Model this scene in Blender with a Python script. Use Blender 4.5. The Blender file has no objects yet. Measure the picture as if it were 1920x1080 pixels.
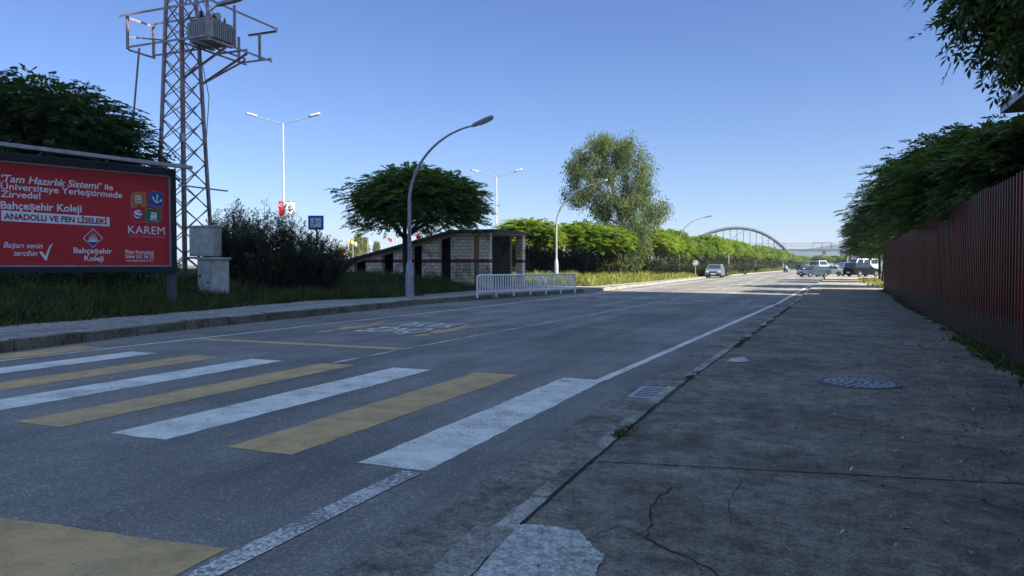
import bpy, bmesh, math, random
import numpy as np
from mathutils import Vector, Matrix
R = math.radians
PI = math.pi
scene = bpy.context.scene
col = scene.collection

# ------------------------------------------------------------------ camera
H, YAW, PITCH, FPX = 1.4, 22.3, 1.772, 1390.0
cam = bpy.data.cameras.new('camera')
cam.sensor_width = 36.0
cam.lens = 36.0 * FPX / 1920.0
cam.clip_start, cam.clip_end = 0.05, 12000
camo = bpy.data.objects.new('camera', cam)
col.objects.link(camo)
camo.location = (0, 0, H)
camo.rotation_euler = (R(90 - PITCH), 0, R(YAW))
scene.camera = camo

# ------------------------------------------------------------------ sky, sun, exposure
SUN_EL = R(39)
SUN_DIR = Vector((0.9755 * math.cos(SUN_EL), -0.22 * math.cos(SUN_EL), math.sin(SUN_EL)))   # towards the sun
world = bpy.data.worlds.new('World')
scene.world = world
world.use_nodes = True
wn, wl = world.node_tree.nodes, world.node_tree.links
wn.clear()
wout = wn.new('ShaderNodeOutputWorld')
bg = wn.new('ShaderNodeBackground')
sky = wn.new('ShaderNodeTexSky')
sky.sky_type = 'NISHITA'
sky.sun_disc = False
sky.sun_elevation = SUN_EL
sky.sun_rotation = math.atan2(SUN_DIR.x, SUN_DIR.y)
sky.air_density, sky.dust_density, sky.ozone_density = 1.0, 0.1, 2.6
bg.inputs['Strength'].default_value = 0.056
tint = wn.new('ShaderNodeMix'); tint.data_type = 'RGBA'; tint.blend_type = 'MULTIPLY'     # cool white balance of the clear sky
tint.inputs['Factor'].default_value = 1.0
wtc = wn.new('ShaderNodeTexCoord'); wsep = wn.new('ShaderNodeSeparateXYZ'); wrmp = wn.new('ShaderNodeValToRGB')
wl.new(wtc.outputs['Generated'], wsep.inputs[0]); wl.new(wsep.outputs[2], wrmp.inputs['Fac'])
we = wrmp.color_ramp.elements                  # sky above the view brightened to lift the shade, deep blue lower down
we[0].position, we[0].color = 0.0, (0.77, 0.86, 1.12, 1)
we[1].position, we[1].color = 0.36, (0.69, 0.82, 1.18, 1)
e3 = we.new(0.62); e3.color = (2.85, 2.65, 2.65, 1)
wl.new(wrmp.outputs['Color'], tint.inputs['B'])
wl.new(sky.outputs[0], tint.inputs['A'])
wl.new(tint.outputs['Result'], bg.inputs['Color'])
wl.new(bg.outputs[0], wout.inputs['Surface'])

sun = bpy.data.lights.new('sun', 'SUN')
sun.energy, sun.angle, sun.color = 5.0, R(0.5), (1.0, 0.965, 0.90)
suno = bpy.data.objects.new('sun', sun)
col.objects.link(suno)
suno.rotation_euler = (-SUN_DIR).to_track_quat('-Z', 'Y').to_euler()
scene.view_settings.view_transform = 'Standard'
scene.view_settings.look = 'None'
scene.view_settings.exposure = 1.25
scene.view_settings.gamma = 1.0
scene.cycles.max_bounces = 6
scene.cycles.transparent_max_bounces = 8

# ------------------------------------------------------------------ placing helpers
_c, _s = math.cos(R(YAW)), math.sin(R(YAW))
_pc, _ps = math.cos(R(PITCH)), math.sin(R(PITCH))
def ray(px, py):
    a, b = (px - 960) / FPX, -(py - 540) / FPX
    f, u = _pc + b * _ps, -_ps + b * _pc
    return a / f, u / f                       # sideways and up per metre of forward distance
def at(px, d, py=None, z=0.0):
    """world point a given forward distance d from the viewpoint, seen in direction px (and py)"""
    a, u = ray(px, 500 if py is None else py)
    l = a * d
    return Vector((-d * _s + l * _c, d * _c + l * _s, z if py is None else H + u * d))
def ground(px, py, z=0.0):
    a, u = ray(px, py)
    d = (z - H) / u
    l = a * d
    return Vector((-d * _s + l * _c, d * _c + l * _s, z))
def heading(l, d):
    x, y = l * _c - d * _s, l * _s + d * _c
    return math.atan2(-x, y)
def interp(pts, y):
    if y <= pts[0][1]:
        return pts[0][0]
    for a, b in zip(pts, pts[1:]):
        if y <= b[1]:
            return a[0] + (b[0] - a[0]) * (y - a[1]) / (b[1] - a[1])
    return pts[-1][0]

# ------------------------------------------------------------------ materials
def nd(nt, t, **kw):
    n = nt.nodes.new(t)
    for k, v in kw.items():
        if k.startswith('i_'):
            n.inputs[k[2:].replace('_', ' ')].default_value = v
        else:
            setattr(n, k, v)
    return n
def base_mat(name):
    m = bpy.data.materials.new(name)
    m.use_nodes = True
    nt = m.node_tree
    return m, nt, nt.nodes['Principled BSDF']
def noise(nt, scale, detail=4, rough=0.6, coord='Object', stretch=None):
    tc = nd(nt, 'ShaderNodeTexCoord')
    n = nd(nt, 'ShaderNodeTexNoise')
    n.inputs['Scale'].default_value = scale
    n.inputs['Detail'].default_value = detail
    n.inputs['Roughness'].default_value = rough
    if stretch:
        mp = nd(nt, 'ShaderNodeMapping')
        mp.inputs['Scale'].default_value = stretch
        nt.links.new(tc.outputs[coord], mp.inputs['Vector'])
        nt.links.new(mp.outputs[0], n.inputs['Vector'])
    else:
        nt.links.new(tc.outputs[coord], n.inputs['Vector'])
    return n.outputs['Fac']
def ramp(nt, fac, stops):
    r = nd(nt, 'ShaderNodeValToRGB')
    e = r.color_ramp.elements
    while len(e) < len(stops):
        e.new(0.5)
    for k, (p, c) in enumerate(stops):
        e[k].position = p
        e[k].color = (c[0], c[1], c[2], 1) if not isinstance(c, (int, float)) else (c, c, c, 1)
    nt.links.new(fac, r.inputs['Fac'])
    return r.outputs['Color']
def mix(nt, fac, a, b, mode='MIX'):
    m = nd(nt, 'ShaderNodeMix', data_type='RGBA', blend_type=mode)
    for sock, v in ((m.inputs['Factor'], fac), (m.inputs['A'], a), (m.inputs['B'], b)):
        if hasattr(v, 'default_value') or hasattr(v, 'links'):
            nt.links.new(v, sock)
        elif isinstance(v, (int, float)):
            sock.default_value = v
        else:
            sock.default_value = (v[0], v[1], v[2], 1)
    return m.outputs['Result']
def bump(nt, bsdf, fac, strength=0.3, dist=0.01):
    b = nd(nt, 'ShaderNodeBump')
    b.inputs['Strength'].default_value = strength
    b.inputs['Distance'].default_value = dist
    nt.links.new(fac, b.inputs['Height'])
    nt.links.new(b.outputs[0], bsdf.inputs['Normal'])
def simple(name, c, rough=0.6, metal=0.0, var=0.25, scale=6.0, spec=0.5):
    m, nt, b = base_mat(name)
    f = noise(nt, scale, 5)
    lo = [x * (1 - var) for x in c]
    hi = [min(1, x * (1 + var)) for x in c]
    nt.links.new(ramp(nt, f, [(0.3, lo), (0.7, hi)]), b.inputs['Base Color'])
    b.inputs['Roughness'].default_value = rough
    b.inputs['Metallic'].default_value = metal
    b.inputs['Specular IOR Level'].default_value = spec
    return m
def aggregate(nt, c_dark, c_light, scale=90.0):
    v = nd(nt, 'ShaderNodeTexVoronoi')
    v.inputs['Scale'].default_value = scale
    tc = nd(nt, 'ShaderNodeTexCoord')
    nt.links.new(tc.outputs['Object'], v.inputs['Vector'])
    sep = nd(nt, 'ShaderNodeSeparateColor')
    nt.links.new(v.outputs['Color'], sep.inputs[0])
    return ramp(nt, sep.outputs[0], [(0.0, c_dark), (0.72, [(a + b) / 2 * 0.85 for a, b in zip(c_dark, c_light)]), (0.97, c_light), (1.0, [x * 1.5 for x in c_light])]), v.outputs['Distance']
def asphalt_nodes(nt):
    c, dist = aggregate(nt, (0.17, 0.155, 0.128), (0.33, 0.30, 0.245), 85.0)
    big = ramp(nt, noise(nt, 0.35, 5), [(0.36, 0.74), (0.64, 1.22)])
    wear = ramp(nt, noise(nt, 2.2, 6, 0.7, stretch=(1.0, 0.22, 1)), [(0.35, 0.82), (0.68, 1.15)])
    lane = ramp(nt, noise(nt, 0.9, 3, 0.6, stretch=(1.0, 0.02, 1)), [(0.38, 0.80), (0.62, 1.17)])
    return mix(nt, 1.0, mix(nt, 1.0, mix(nt, 1.0, c, big, 'MULTIPLY'), wear, 'MULTIPLY'), lane, 'MULTIPLY'), dist
def m_asphalt():
    m, nt, b = base_mat('asphalt')
    c, dist = asphalt_nodes(nt)
    nt.links.new(c, b.inputs['Base Color'])
    b.inputs['Roughness'].default_value = 0.85
    b.inputs['Specular IOR Level'].default_value = 0.35
    bump(nt, b, dist, 0.55, 0.006)
    return m
def m_paint(name, c, worn=0.5):
    """road paint, worn through to the stones in places"""
    m, nt, b = base_mat(name)
    a, dist = asphalt_nodes(nt)
    f1 = noise(nt, 38, 4, 0.7)
    f2 = noise(nt, 1.7, 5, 0.65)
    s = nd(nt, 'ShaderNodeMath', operation='MULTIPLY_ADD')
    nt.links.new(f2, s.inputs[0]); s.inputs[1].default_value = 0.7
    nt.links.new(f1, s.inputs[2])
    mask = ramp(nt, s.outputs[0], [(worn, 0), (worn + 0.17, 1)])
    dirt = ramp(nt, noise(nt, 2.6, 8, 0.75), [(0.36, 0.66), (0.58, 1.05)])
    pc = mix(nt, 1.0, c, dirt, 'MULTIPLY')
    nt.links.new(mix(nt, mask, a, pc), b.inputs['Base Color'])
    b.inputs['Roughness'].default_value = 0.7
    bump(nt, b, dist, 0.3, 0.004)
    return m
def m_concrete(name, c1, c2, scale=1.0, spots=True):
    m, nt, b = base_mat(name)
    f = noise(nt, 0.8 * scale, 9, 0.72)
    g = noise(nt, 55, 4, 0.8)
    k = noise(nt, 7 * scale, 5, 0.7, stretch=(1, 1, 1))
    cc = ramp(nt, f, [(0.38, c1), (0.62, c2)])
    cc = mix(nt, 1.0, cc, ramp(nt, g, [(0.36, 0.5), (0.52, 1.0), (0.68, 1.55)]), 'MULTIPLY')
    if spots:
        cc = mix(nt, 1.0, cc, ramp(nt, k, [(0.36, 0.62), (0.52, 1.05), (0.66, 1.35)]), 'MULTIPLY')
    nt.links.new(cc, b.inputs['Base Color'])
    b.inputs['Roughness'].default_value = 0.9
    b.inputs['Specular IOR Level'].default_value = 0.25
    bump(nt, b, g, 0.4, 0.006)
    return m
def m_leaf(name, stops, trans=0.4, rough=0.55, spec=0.3):
    m, nt, b = base_mat(name)
    geo = nd(nt, 'ShaderNodeNewGeometry')
    c = ramp(nt, geo.outputs['Random Per Island'], stops)
    big = ramp(nt, noise(nt, 0.9, 3), [(0.32, (0.62, 0.68, 0.62)), (0.7, (1.35, 1.22, 1.0))])
    c = mix(nt, 1.0, c, big, 'MULTIPLY')
    oi = nd(nt, 'ShaderNodeObjectInfo')
    c = mix(nt, 1.0, c, ramp(nt, oi.outputs['Random'], [(0.0, (0.66, 0.76, 0.72)), (1.0, (1.22, 1.12, 0.95))]), 'MULTIPLY')     # no two trees quite alike
    nt.links.new(c, b.inputs['Base Color'])
    b.inputs['Roughness'].default_value = rough
    b.inputs['Specular IOR Level'].default_value = spec
    t = nd(nt, 'ShaderNodeBsdfTranslucent')
    nt.links.new(mix(nt, 1.0, c, (1.25, 1.3, 0.5), 'MULTIPLY'), t.inputs['Color'])
    ms = nd(nt, 'ShaderNodeMixShader')
    ms.inputs[0].default_value = trans
    nt.links.new(b.outputs[0], ms.inputs[1]); nt.links.new(t.outputs[0], ms.inputs[2])
    nt.links.new(ms.outputs[0], nt.nodes['Material Output'].inputs['Surface'])
    return m
def m_brick(name='split_face_block', k=1.0):
    m, nt, b = base_mat(name)
    tc = nd(nt, 'ShaderNodeTexCoord')
    sep = nd(nt, 'ShaderNodeSeparateXYZ')
    nt.links.new(tc.outputs['Object'], sep.inputs[0])
    add = nd(nt, 'ShaderNodeMath', operation='ADD')
    nt.links.new(sep.outputs[0], add.inputs[0]); nt.links.new(sep.outputs[1], add.inputs[1])
    cmb = nd(nt, 'ShaderNodeCombineXYZ')
    nt.links.new(add.outputs[0], cmb.inputs[0]); nt.links.new(sep.outputs[2], cmb.inputs[1])
    br = nd(nt, 'ShaderNodeTexBrick')
    br.inputs['Scale'].default_value = 1.0
    br.inputs['Brick Width'].default_value = 0.38
    br.inputs['Row Height'].default_value = 0.17
    br.inputs['Mortar Size'].default_value = 0.012
    br.inputs['Color1'].default_value = (0.88, 0.80, 0.62, 1)
    br.inputs['Color2'].default_value = (0.72, 0.65, 0.51, 1)
    br.inputs['Mortar'].default_value = (0.22, 0.20, 0.16, 1)
    nt.links.new(cmb.outputs[0], br.inputs['Vector'])
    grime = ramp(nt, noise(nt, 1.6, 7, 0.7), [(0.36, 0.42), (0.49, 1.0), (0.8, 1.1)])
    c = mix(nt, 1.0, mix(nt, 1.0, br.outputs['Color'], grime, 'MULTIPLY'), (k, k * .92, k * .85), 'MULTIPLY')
    nt.links.new(c, b.inputs['Base Color'])
    b.inputs['Roughness'].default_value = 0.9
    bump(nt, b, noise(nt, 22, 5), 0.6, 0.02)
    return m
def m_grassy(name, c1, c2, c3):
    m, nt, b = base_mat(name)
    f = noise(nt, 0.8, 8, 0.7); g = noise(nt, 14, 5, 0.7)
    c = ramp(nt, f, [(0.3, c1), (0.5, c2), (0.72, c3)])
    c = mix(nt, 1.0, c, ramp(nt, g, [(0.3, 0.6), (0.7, 1.3)]), 'MULTIPLY')
    nt.links.new(c, b.inputs['Base Color'])
    b.inputs['Roughness'].default_value = 0.95
    b.inputs['Specular IOR Level'].default_value = 0.1
    bump(nt, b, g, 0.8, 0.06)
    return m
def m_glass(name, c=(0.02, 0.026, 0.03)):
    m, nt, b = base_mat(name)
    nt.links.new(ramp(nt, noise(nt, 3, 2), [(0.3, c), (0.7, [x * 1.5 for x in c])]), b.inputs['Base Color'])
    b.inputs['Roughness'].default_value = 0.08
    b.inputs['Specular IOR Level'].default_value = 0.7
    return m

def m_fence():
    m, nt, b = base_mat('burgundy_sheet_metal')
    c = ramp(nt, noise(nt, 1.1, 6, 0.7, stretch=(1, 1, .35)), [(0.35, (0.072, 0.0085, 0.0075)), (0.65, (0.115, 0.015, 0.012))])
    tc = nd(nt, 'ShaderNodeTexCoord'); sp = nd(nt, 'ShaderNodeSeparateXYZ'); nt.links.new(tc.outputs['Object'], sp.inputs[0])
    q = nd(nt, 'ShaderNodeMath', operation='MULTIPLY_ADD'); nt.links.new(sp.outputs[1], q.inputs[0]); q.inputs[1].default_value = 1 / 0.975; q.inputs[2].default_value = 8 / 0.975
    fl_ = nd(nt, 'ShaderNodeMath', operation='FLOOR'); nt.links.new(q.outputs[0], fl_.inputs[0])
    wn_ = nd(nt, 'ShaderNodeTexWhiteNoise', noise_dimensions='1D'); nt.links.new(fl_.outputs[0], wn_.inputs['W'])
    c = mix(nt, 1.0, c, ramp(nt, wn_.outputs['Value'], [(0.0, 0.68), (1.0, 1.3)]), 'MULTIPLY')     # each sheet weathered a little differently
    n = nd(nt, 'ShaderNodeMath', operation='MULTIPLY_ADD'); nt.links.new(noise(nt, 5, 6, 0.75), n.inputs[0]); n.inputs[1].default_value = -1.1
    nt.links.new(sp.outputs[2], n.inputs[2])          # mud splashed unevenly up the foot of the sheets
    mud = ramp(nt, n.outputs[0], [(0.0, 0.75), (0.16, 0.0)])
    rust = ramp(nt, noise(nt, 9, 8, 0.8), [(0.64, 0.0), (0.72, 0.8)])
    c = mix(nt, rust, c, (0.10, 0.05, 0.03))
    nt.links.new(mix(nt, mud, c, (0.07, 0.06, 0.045)), b.inputs['Base Color'])
    b.inputs['Roughness'].default_value = 0.4
    b.inputs['Specular IOR Level'].default_value = 0.14
    bump(nt, b, noise(nt, 2.5, 2), 0.25, 0.03)
    return m
M = dict(
    asphalt=m_asphalt(),
    white_paint=m_paint('white_road_paint', (0.82, 0.76, 0.62), 0.63),
    yellow_paint=m_paint('yellow_road_paint', (0.62, 0.385, 0.135), 0.64),
    line_paint=m_paint('worn_line_paint', (0.78, 0.73, 0.62), 0.78),
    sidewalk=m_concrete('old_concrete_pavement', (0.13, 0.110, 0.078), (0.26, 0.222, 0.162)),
    gutter=m_concrete('gutter_concrete', (0.13, 0.115, 0.085), (0.29, 0.26, 0.20), 1.6),
    kerb=m_concrete('kerb_concrete', (0.24, 0.215, 0.165), (0.42, 0.38, 0.30), 2.0),
    kerb_dark=m_concrete('shaded_kerb_concrete', (0.11, 0.10, 0.07), (0.26, 0.235, 0.175), 2.0),  # darker kerb for the shaded stretch, shade put into its colour
    kerb_worn=m_concrete('worn_kerb_concrete', (0.13, 0.115, 0.085), (0.50, 0.46, 0.37), 1.3),
    walkway=m_concrete('walkway_concrete', (0.24, 0.225, 0.185), (0.38, 0.355, 0.30), 1.0),
    patch=m_concrete('patch_concrete', (0.42, 0.40, 0.33), (0.60, 0.57, 0.49), 2.0),
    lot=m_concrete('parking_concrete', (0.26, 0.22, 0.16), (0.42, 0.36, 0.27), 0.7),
    crack=simple('crack_dirt_slot_shade', (0.018, 0.018, 0.014), 0.95),
    soil=m_grassy('verge_soil', (0.012, 0.018, 0.007), (0.022, 0.032, 0.010), (0.04, 0.045, 0.018)),
    turf=m_grassy('turf', (0.045, 0.065, 0.018), (0.085, 0.11, 0.03), (0.15, 0.15, 0.06)),
    earth=m_grassy('earth', (0.07, 0.075, 0.035), (0.12, 0.11, 0.06), (0.18, 0.15, 0.09)),
    hill=m_grassy('hill_forest', (0.03, 0.05, 0.03), (0.05, 0.07, 0.04), (0.07, 0.09, 0.06)),
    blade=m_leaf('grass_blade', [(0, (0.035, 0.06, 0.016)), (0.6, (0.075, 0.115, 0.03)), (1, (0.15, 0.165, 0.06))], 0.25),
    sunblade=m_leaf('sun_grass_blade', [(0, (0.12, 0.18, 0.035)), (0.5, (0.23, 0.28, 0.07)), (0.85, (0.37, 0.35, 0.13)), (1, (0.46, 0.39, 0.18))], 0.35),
    locust=m_leaf('locust_leaf', [(0, (0.06, 0.105, 0.03)), (0.6, (0.11, 0.18, 0.045)), (1, (0.16, 0.24, 0.055))], 0.35),
    sunlocust=m_leaf('sunlit_locust_leaf', [(0, (0.10, 0.17, 0.025)), (0.6, (0.20, 0.30, 0.042)), (1, (0.31, 0.38, 0.06))], 0.45),  # lighter copy of the locust leaf, sunlight put into its colour
    darkleaf=m_leaf('dark_tree_leaf', [(0, (0.045, 0.08, 0.03)), (0.6, (0.085, 0.14, 0.045)), (1, (0.14, 0.21, 0.06))], 0.35),
    euca=m_leaf('eucalyptus_leaf', [(0, (0.085, 0.125, 0.06)), (0.6, (0.125, 0.17, 0.08)), (1, (0.17, 0.21, 0.105))], 0.35, 0.6, 0.15),
    oleander=m_leaf('oleander_leaf', [(0, (0.05, 0.07, 0.035)), (0.6, (0.09, 0.12, 0.055)), (1, (0.15, 0.175, 0.08))], 0.2, 0.45, 0.45),
    hedge=m_leaf('hedge_leaf', [(0, (0.025, 0.045, 0.016)), (0.6, (0.05, 0.075, 0.025)), (1, (0.09, 0.11, 0.04))], 0.2),
    flower=m_leaf('pink_flower', [(0, (0.35, 0.12, 0.12)), (1, (0.55, 0.25, 0.22))], 0.3),
    poplar=m_leaf('pale_tree_leaf', [(0, (0.16, 0.18, 0.06)), (1, (0.32, 0.30, 0.12))], 0.4),
    fallen=m_leaf('fallen_leaf', [(0, (0.16, 0.13, 0.09)), (0.5, (0.34, 0.29, 0.20)), (1, (0.75, 0.68, 0.52))], 0.0, 0.8),
    bark=simple('bark', (0.045, 0.038, 0.03), 0.95, 0, 0.5, 14),
    pale_bark=simple('pale_bark', (0.20, 0.17, 0.13), 0.9, 0, 0.5, 10),
    block=m_brick(),
    dim_block=m_brick('interior_shade_block', 0.33),  # block darkened so the shelter's interior shade is put into its colour
    red_band=simple('dark_red_band', (0.19, 0.035, 0.035), 0.85, 0, 0.35, 8),
    roof_dark=simple('dark_roofing', (0.045, 0.04, 0.038), 0.9, 0, 0.4, 4),
    soffit=simple('pale_soffit', (0.34, 0.33, 0.31), 0.9, 0, 0.2, 3),
    wood_soffit=simple('brown_soffit', (0.16, 0.10, 0.07), 0.85, 0, 0.3, 3),
    steps=m_concrete('dirty_step_concrete', (0.06, 0.058, 0.05), (0.14, 0.13, 0.11)),
    galv=simple('galvanised_steel', (0.42, 0.41, 0.42), 0.55, 0.35, 0.22, 9),
    rusty=simple('rusty_steel', (0.26, 0.17, 0.14), 0.75, 0.2, 0.55, 7),
    lattice=simple('weathered_lattice_steel', (0.34, 0.27, 0.27), 0.7, 0.25, 0.4, 5),
    pole=simple('grey_pole_paint', (0.34, 0.34, 0.35), 0.6, 0.2, 0.25, 6),
    grey_post=simple('dark_grey_post', (0.10, 0.105, 0.115), 0.6, 0.1, 0.25, 6),
    white_metal=simple('white_metal_paint', (0.88, 0.85, 0.78), 0.55, 0, 0.12, 6),
    lamp_white=simple('lamp_white', (0.50, 0.50, 0.49), 0.5, 0, 0.06, 6),
    dark_metal=simple('dark_metal', (0.030, 0.030, 0.034), 0.55, 0.3, 0.3, 8),
    trafo=simple('transformer_grey', (0.42, 0.42, 0.40), 0.55, 0.1, 0.2, 8),
    cabinet=simple('cabinet_paint', (0.50, 0.49, 0.44), 0.6, 0, 0.28, 4),
    brown_porcelain=simple('brown_porcelain', (0.06, 0.05, 0.055), 0.3, 0, 0.3, 8),
    fence=m_fence(),
    red_panel=simple('red_poster', (0.50, 0.026, 0.030), 0.5, 0, 0.05, 1.0),
    print_white=simple('poster_white', (0.80, 0.80, 0.84), 0.6, 0, 0.04),
    print_red=simple('poster_dark_red', (0.28, 0.012, 0.03), 0.6, 0, 0.04),
    print_pink=simple('poster_pink', (0.62, 0.28, 0.30), 0.6, 0, 0.04),
    print_orange=simple('poster_orange', (0.50, 0.17, 0.045), 0.6, 0, 0.04),
    print_blue=simple('poster_blue', (0.025, 0.09, 0.32), 0.6, 0, 0.04),
    print_green=simple('poster_green', (0.035, 0.17, 0.055), 0.6, 0, 0.04),
    sign_blue=simple('sign_blue', (0.025, 0.10, 0.62), 0.5, 0, 0.06),
    black=simple('black_print', (0.015, 0.015, 0.017), 0.6, 0, 0.1),
    flag_red=simple('flag_red', (0.55, 0.02, 0.03), 0.8, 0, 0.12),
    flag_white=simple('flag_white', (0.72, 0.72, 0.72), 0.8, 0, 0.08),
    flag_yellow=simple('flag_yellow', (0.72, 0.50, 0.05), 0.8, 0, 0.1),
    steel_blue=simple('bridge_steel', (0.07, 0.08, 0.10), 0.7, 0.0, 0.15, 0.5),
    plaster=simple('pale_plaster', (0.55, 0.50, 0.42), 0.9, 0, 0.15, 0.7),
    roof_tile=simple('roof_tile', (0.32, 0.09, 0.05), 0.9, 0, 0.3, 2),
    glass=m_glass('window_glass'),
    tyre=simple('tyre_rubber', (0.022, 0.022, 0.022), 0.9, 0, 0.2),
    rim=simple('alloy_rim', (0.24, 0.24, 0.25), 0.35, 0.6, 0.1),
    headlight=simple('headlight_lens', (0.75, 0.75, 0.76), 0.15, 0.1, 0.05),
    taillight=simple('taillight_lens', (0.35, 0.012, 0.015), 0.2, 0, 0.1),
    plate=simple('plate_white', (0.72, 0.72, 0.72), 0.5, 0, 0.04),
    trim=simple('black_plastic_trim', (0.03, 0.03, 0.032), 0.7, 0, 0.2),
    skin=simple('skin', (0.45, 0.26, 0.18), 0.6, 0, 0.08),
    jacket=simple('grey_jacket', (0.10, 0.12, 0.15), 0.85, 0, 0.2),
    trousers=simple('dark_trousers', (0.03, 0.033, 0.045), 0.9, 0, 0.2),
    iron=simple('cast_iron', (0.075, 0.075, 0.08), 0.6, 0.4, 0.4, 20),
    lamp_glass=simple('lamp_lens', (0.45, 0.47, 0.48), 0.25, 0, 0.06),
)
def car_paint(name, c, metal=0.3):
    m = simple(name, c, 0.28, metal, 0.06, 2.0)
    m.node_tree.nodes['Principled BSDF'].inputs['Coat Weight'].default_value = 0.6
    return m

# ------------------------------------------------------------------ mesh helpers
class MB:
    def __init__(self):
        self.v, self.f = [], []
    def add(self, vs, fs):
        n = len(self.v)
        self.v += [tuple(v) for v in vs]
        self.f += [tuple(n + i for i in f) for f in fs]
    def box(self, c, s, rz=0.0):
        cx, cy, cz = c
        hx, hy, hz = s[0] / 2, s[1] / 2, s[2] / 2
        ca, sa = math.cos(rz), math.sin(rz)
        vs = []
        for z in (-hz, hz):
            for x, y in ((-hx, -hy), (hx, -hy), (hx, hy), (-hx, hy)):
                vs.append((cx + x * ca - y * sa, cy + x * sa + y * ca, cz + z))
        self.add(vs, [(3, 2, 1, 0), (4, 5, 6, 7), (0, 1, 5, 4), (1, 2, 6, 5), (2, 3, 7, 6), (3, 0, 4, 7)])
        return self
    def b2(self, x0, y0, z0, x1, y1, z1):
        return self.box(((x0 + x1) / 2, (y0 + y1) / 2, (z0 + z1) / 2), (abs(x1 - x0), abs(y1 - y0), abs(z1 - z0)))
    def bar(self, p, q, w, h=None):
        p, q = Vector(p), Vector(q)
        h = w if h is None else h
        d = (q - p).normalized()
        up = Vector((0, 0, 1)) if abs(d.z) < 0.95 else Vector((0, 1, 0))
        a = d.cross(up).normalized() * (w / 2)
        b = a.cross(d).normalized() * (h / 2)
        vs = [p - a - b, p + a - b, p + a + b, p - a + b, q - a - b, q + a - b, q + a + b, q - a + b]
        self.add(vs, [(0, 1, 2, 3), (7, 6, 5, 4), (0, 4, 5, 1), (1, 5, 6, 2), (2, 6, 7, 3), (3, 7, 4, 0)])
        return self
    def angle(self, p, q, w, t=0.012):
        """steel angle section: two thin legs"""
        p, q = Vector(p), Vector(q)
        d = (q - p).normalized()
        up = Vector((0, 0, 1)) if abs(d.z) < 0.95 else Vector((1, -1, 0)).normalized()
        a = d.cross(up).normalized(); b = a.cross(d).normalized()
        self.bar(p, q, w, t)
        self.bar(p + a * (w / 2 - t / 2) + b * (-w / 2), q + a * (w / 2 - t / 2) + b * (-w / 2), t, w - t - 0.002)
        return self
    def tube(self, pts, r, n=8, cap=True):
        pts = [Vector(p) for p in pts]
        rs = r if isinstance(r, (list, tuple)) else [r] * len(pts)
        m = len(self.v)
        prev = None
        for i, p in enumerate(pts):
            d = (pts[min(i + 1, len(pts) - 1)] - pts[max(i - 1, 0)])
            d = d.normalized() if d.length > 1e-9 else Vector((0, 0, 1))
            if prev is None:
                up = Vector((0, 0, 1)) if abs(d.z) < 0.9 else Vector((1, 0, 0))
                a = d.cross(up).normalized()
            else:
                a = (prev - d * prev.dot(d)).normalized()
            prev = a
            b = d.cross(a)
            for k in range(n):
                t = 2 * PI * k / n
                self.v.append(tuple(p + (a * math.cos(t) + b * math.sin(t)) * rs[i]))
        for i in range(len(pts) - 1):
            for k in range(n):
                k2 = (k + 1) % n
                self.f.append((m + i * n + k, m + i * n + k2, m + (i + 1) * n + k2, m + (i + 1) * n + k))
        if cap:
            self.f.append(tuple(m + k for k in range(n))[::-1])
            self.f.append(tuple(m + (len(pts) - 1) * n + k for k in range(n)))
        return self
    def lathe(self, prof, n=16, c=(0, 0, 0), axis='z'):
        m = len(self.v)
        for r, z in prof:
            for k in range(n):
                t = 2 * PI * k / n
                x, y = r * math.cos(t), r * math.sin(t)
                p = (x, y, z) if axis == 'z' else (z, x, y)
                self.v.append((c[0] + p[0], c[1] + p[1], c[2] + p[2]))
        for i in range(len(prof) - 1):
            for k in range(n):
                k2 = (k + 1) % n
                self.f.append((m + i * n + k, m + i * n + k2, m + (i + 1) * n + k2, m + (i + 1) * n + k))
        self.f.append(tuple(m + k for k in range(n))[::-1])
        self.f.append(tuple(m + (len(prof) - 1) * n + k for k in range(n)))
        return self
    def poly(self, pts):
        self.add(pts, [tuple(range(len(pts)))])
        return self
    def prism(self, pts, ext):
        """polygon pts (3-D) extruded by vector ext"""
        n = len(pts)
        e = Vector(ext)
        vs = [Vector(p) for p in pts] + [Vector(p) + e for p in pts]
        fs = [tuple(range(n))[::-1], tuple(range(n, 2 * n))] + [(i, (i + 1) % n, n + (i + 1) % n, n + i) for i in range(n)]
        self.add(vs, fs)
        return self
    def build(self, name, mat, parent=None, smooth=False, fix=True, bevel=0.0):
        me = bpy.data.meshes.new(name)
        me.from_pydata(self.v, [], self.f)
        if fix:
            bm = bmesh.new(); bm.from_mesh(me)
            bmesh.ops.recalc_face_normals(bm, faces=bm.faces)
            bm.to_mesh(me); bm.free()
        me.materials.append(M[mat] if isinstance(mat, str) else mat)
        o = bpy.data.objects.new(name, me)
        col.objects.link(o)
        if smooth:
            me.shade_smooth()
            try:
                me.set_sharp_from_angle(angle=R(40))
            except Exception:
                pass
        if bevel:
            b = o.modifiers.new('bevel', 'BEVEL'); b.width = bevel; b.segments = 2; b.limit_method = 'ANGLE'
        if parent:
            o.parent = parent
        return o
def np_mesh(name, verts, faces, mat, parent=None):
    me = bpy.data.meshes.new(name)
    nf, k = faces.shape
    me.vertices.add(len(verts)); me.vertices.foreach_set('co', verts.astype(np.float32).ravel())
    me.loops.add(nf * k); me.loops.foreach_set('vertex_index', faces.astype(np.int32).ravel())
    me.polygons.add(nf)
    me.polygons.foreach_set('loop_start', (np.arange(nf) * k).astype(np.int32))
    me.update(calc_edges=True)
    me.validate()
    me.materials.append(M[mat] if isinstance(mat, str) else mat)
    o = bpy.data.objects.new(name, me)
    col.objects.link(o)
    if parent:
        o.parent = parent
    return o
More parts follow.
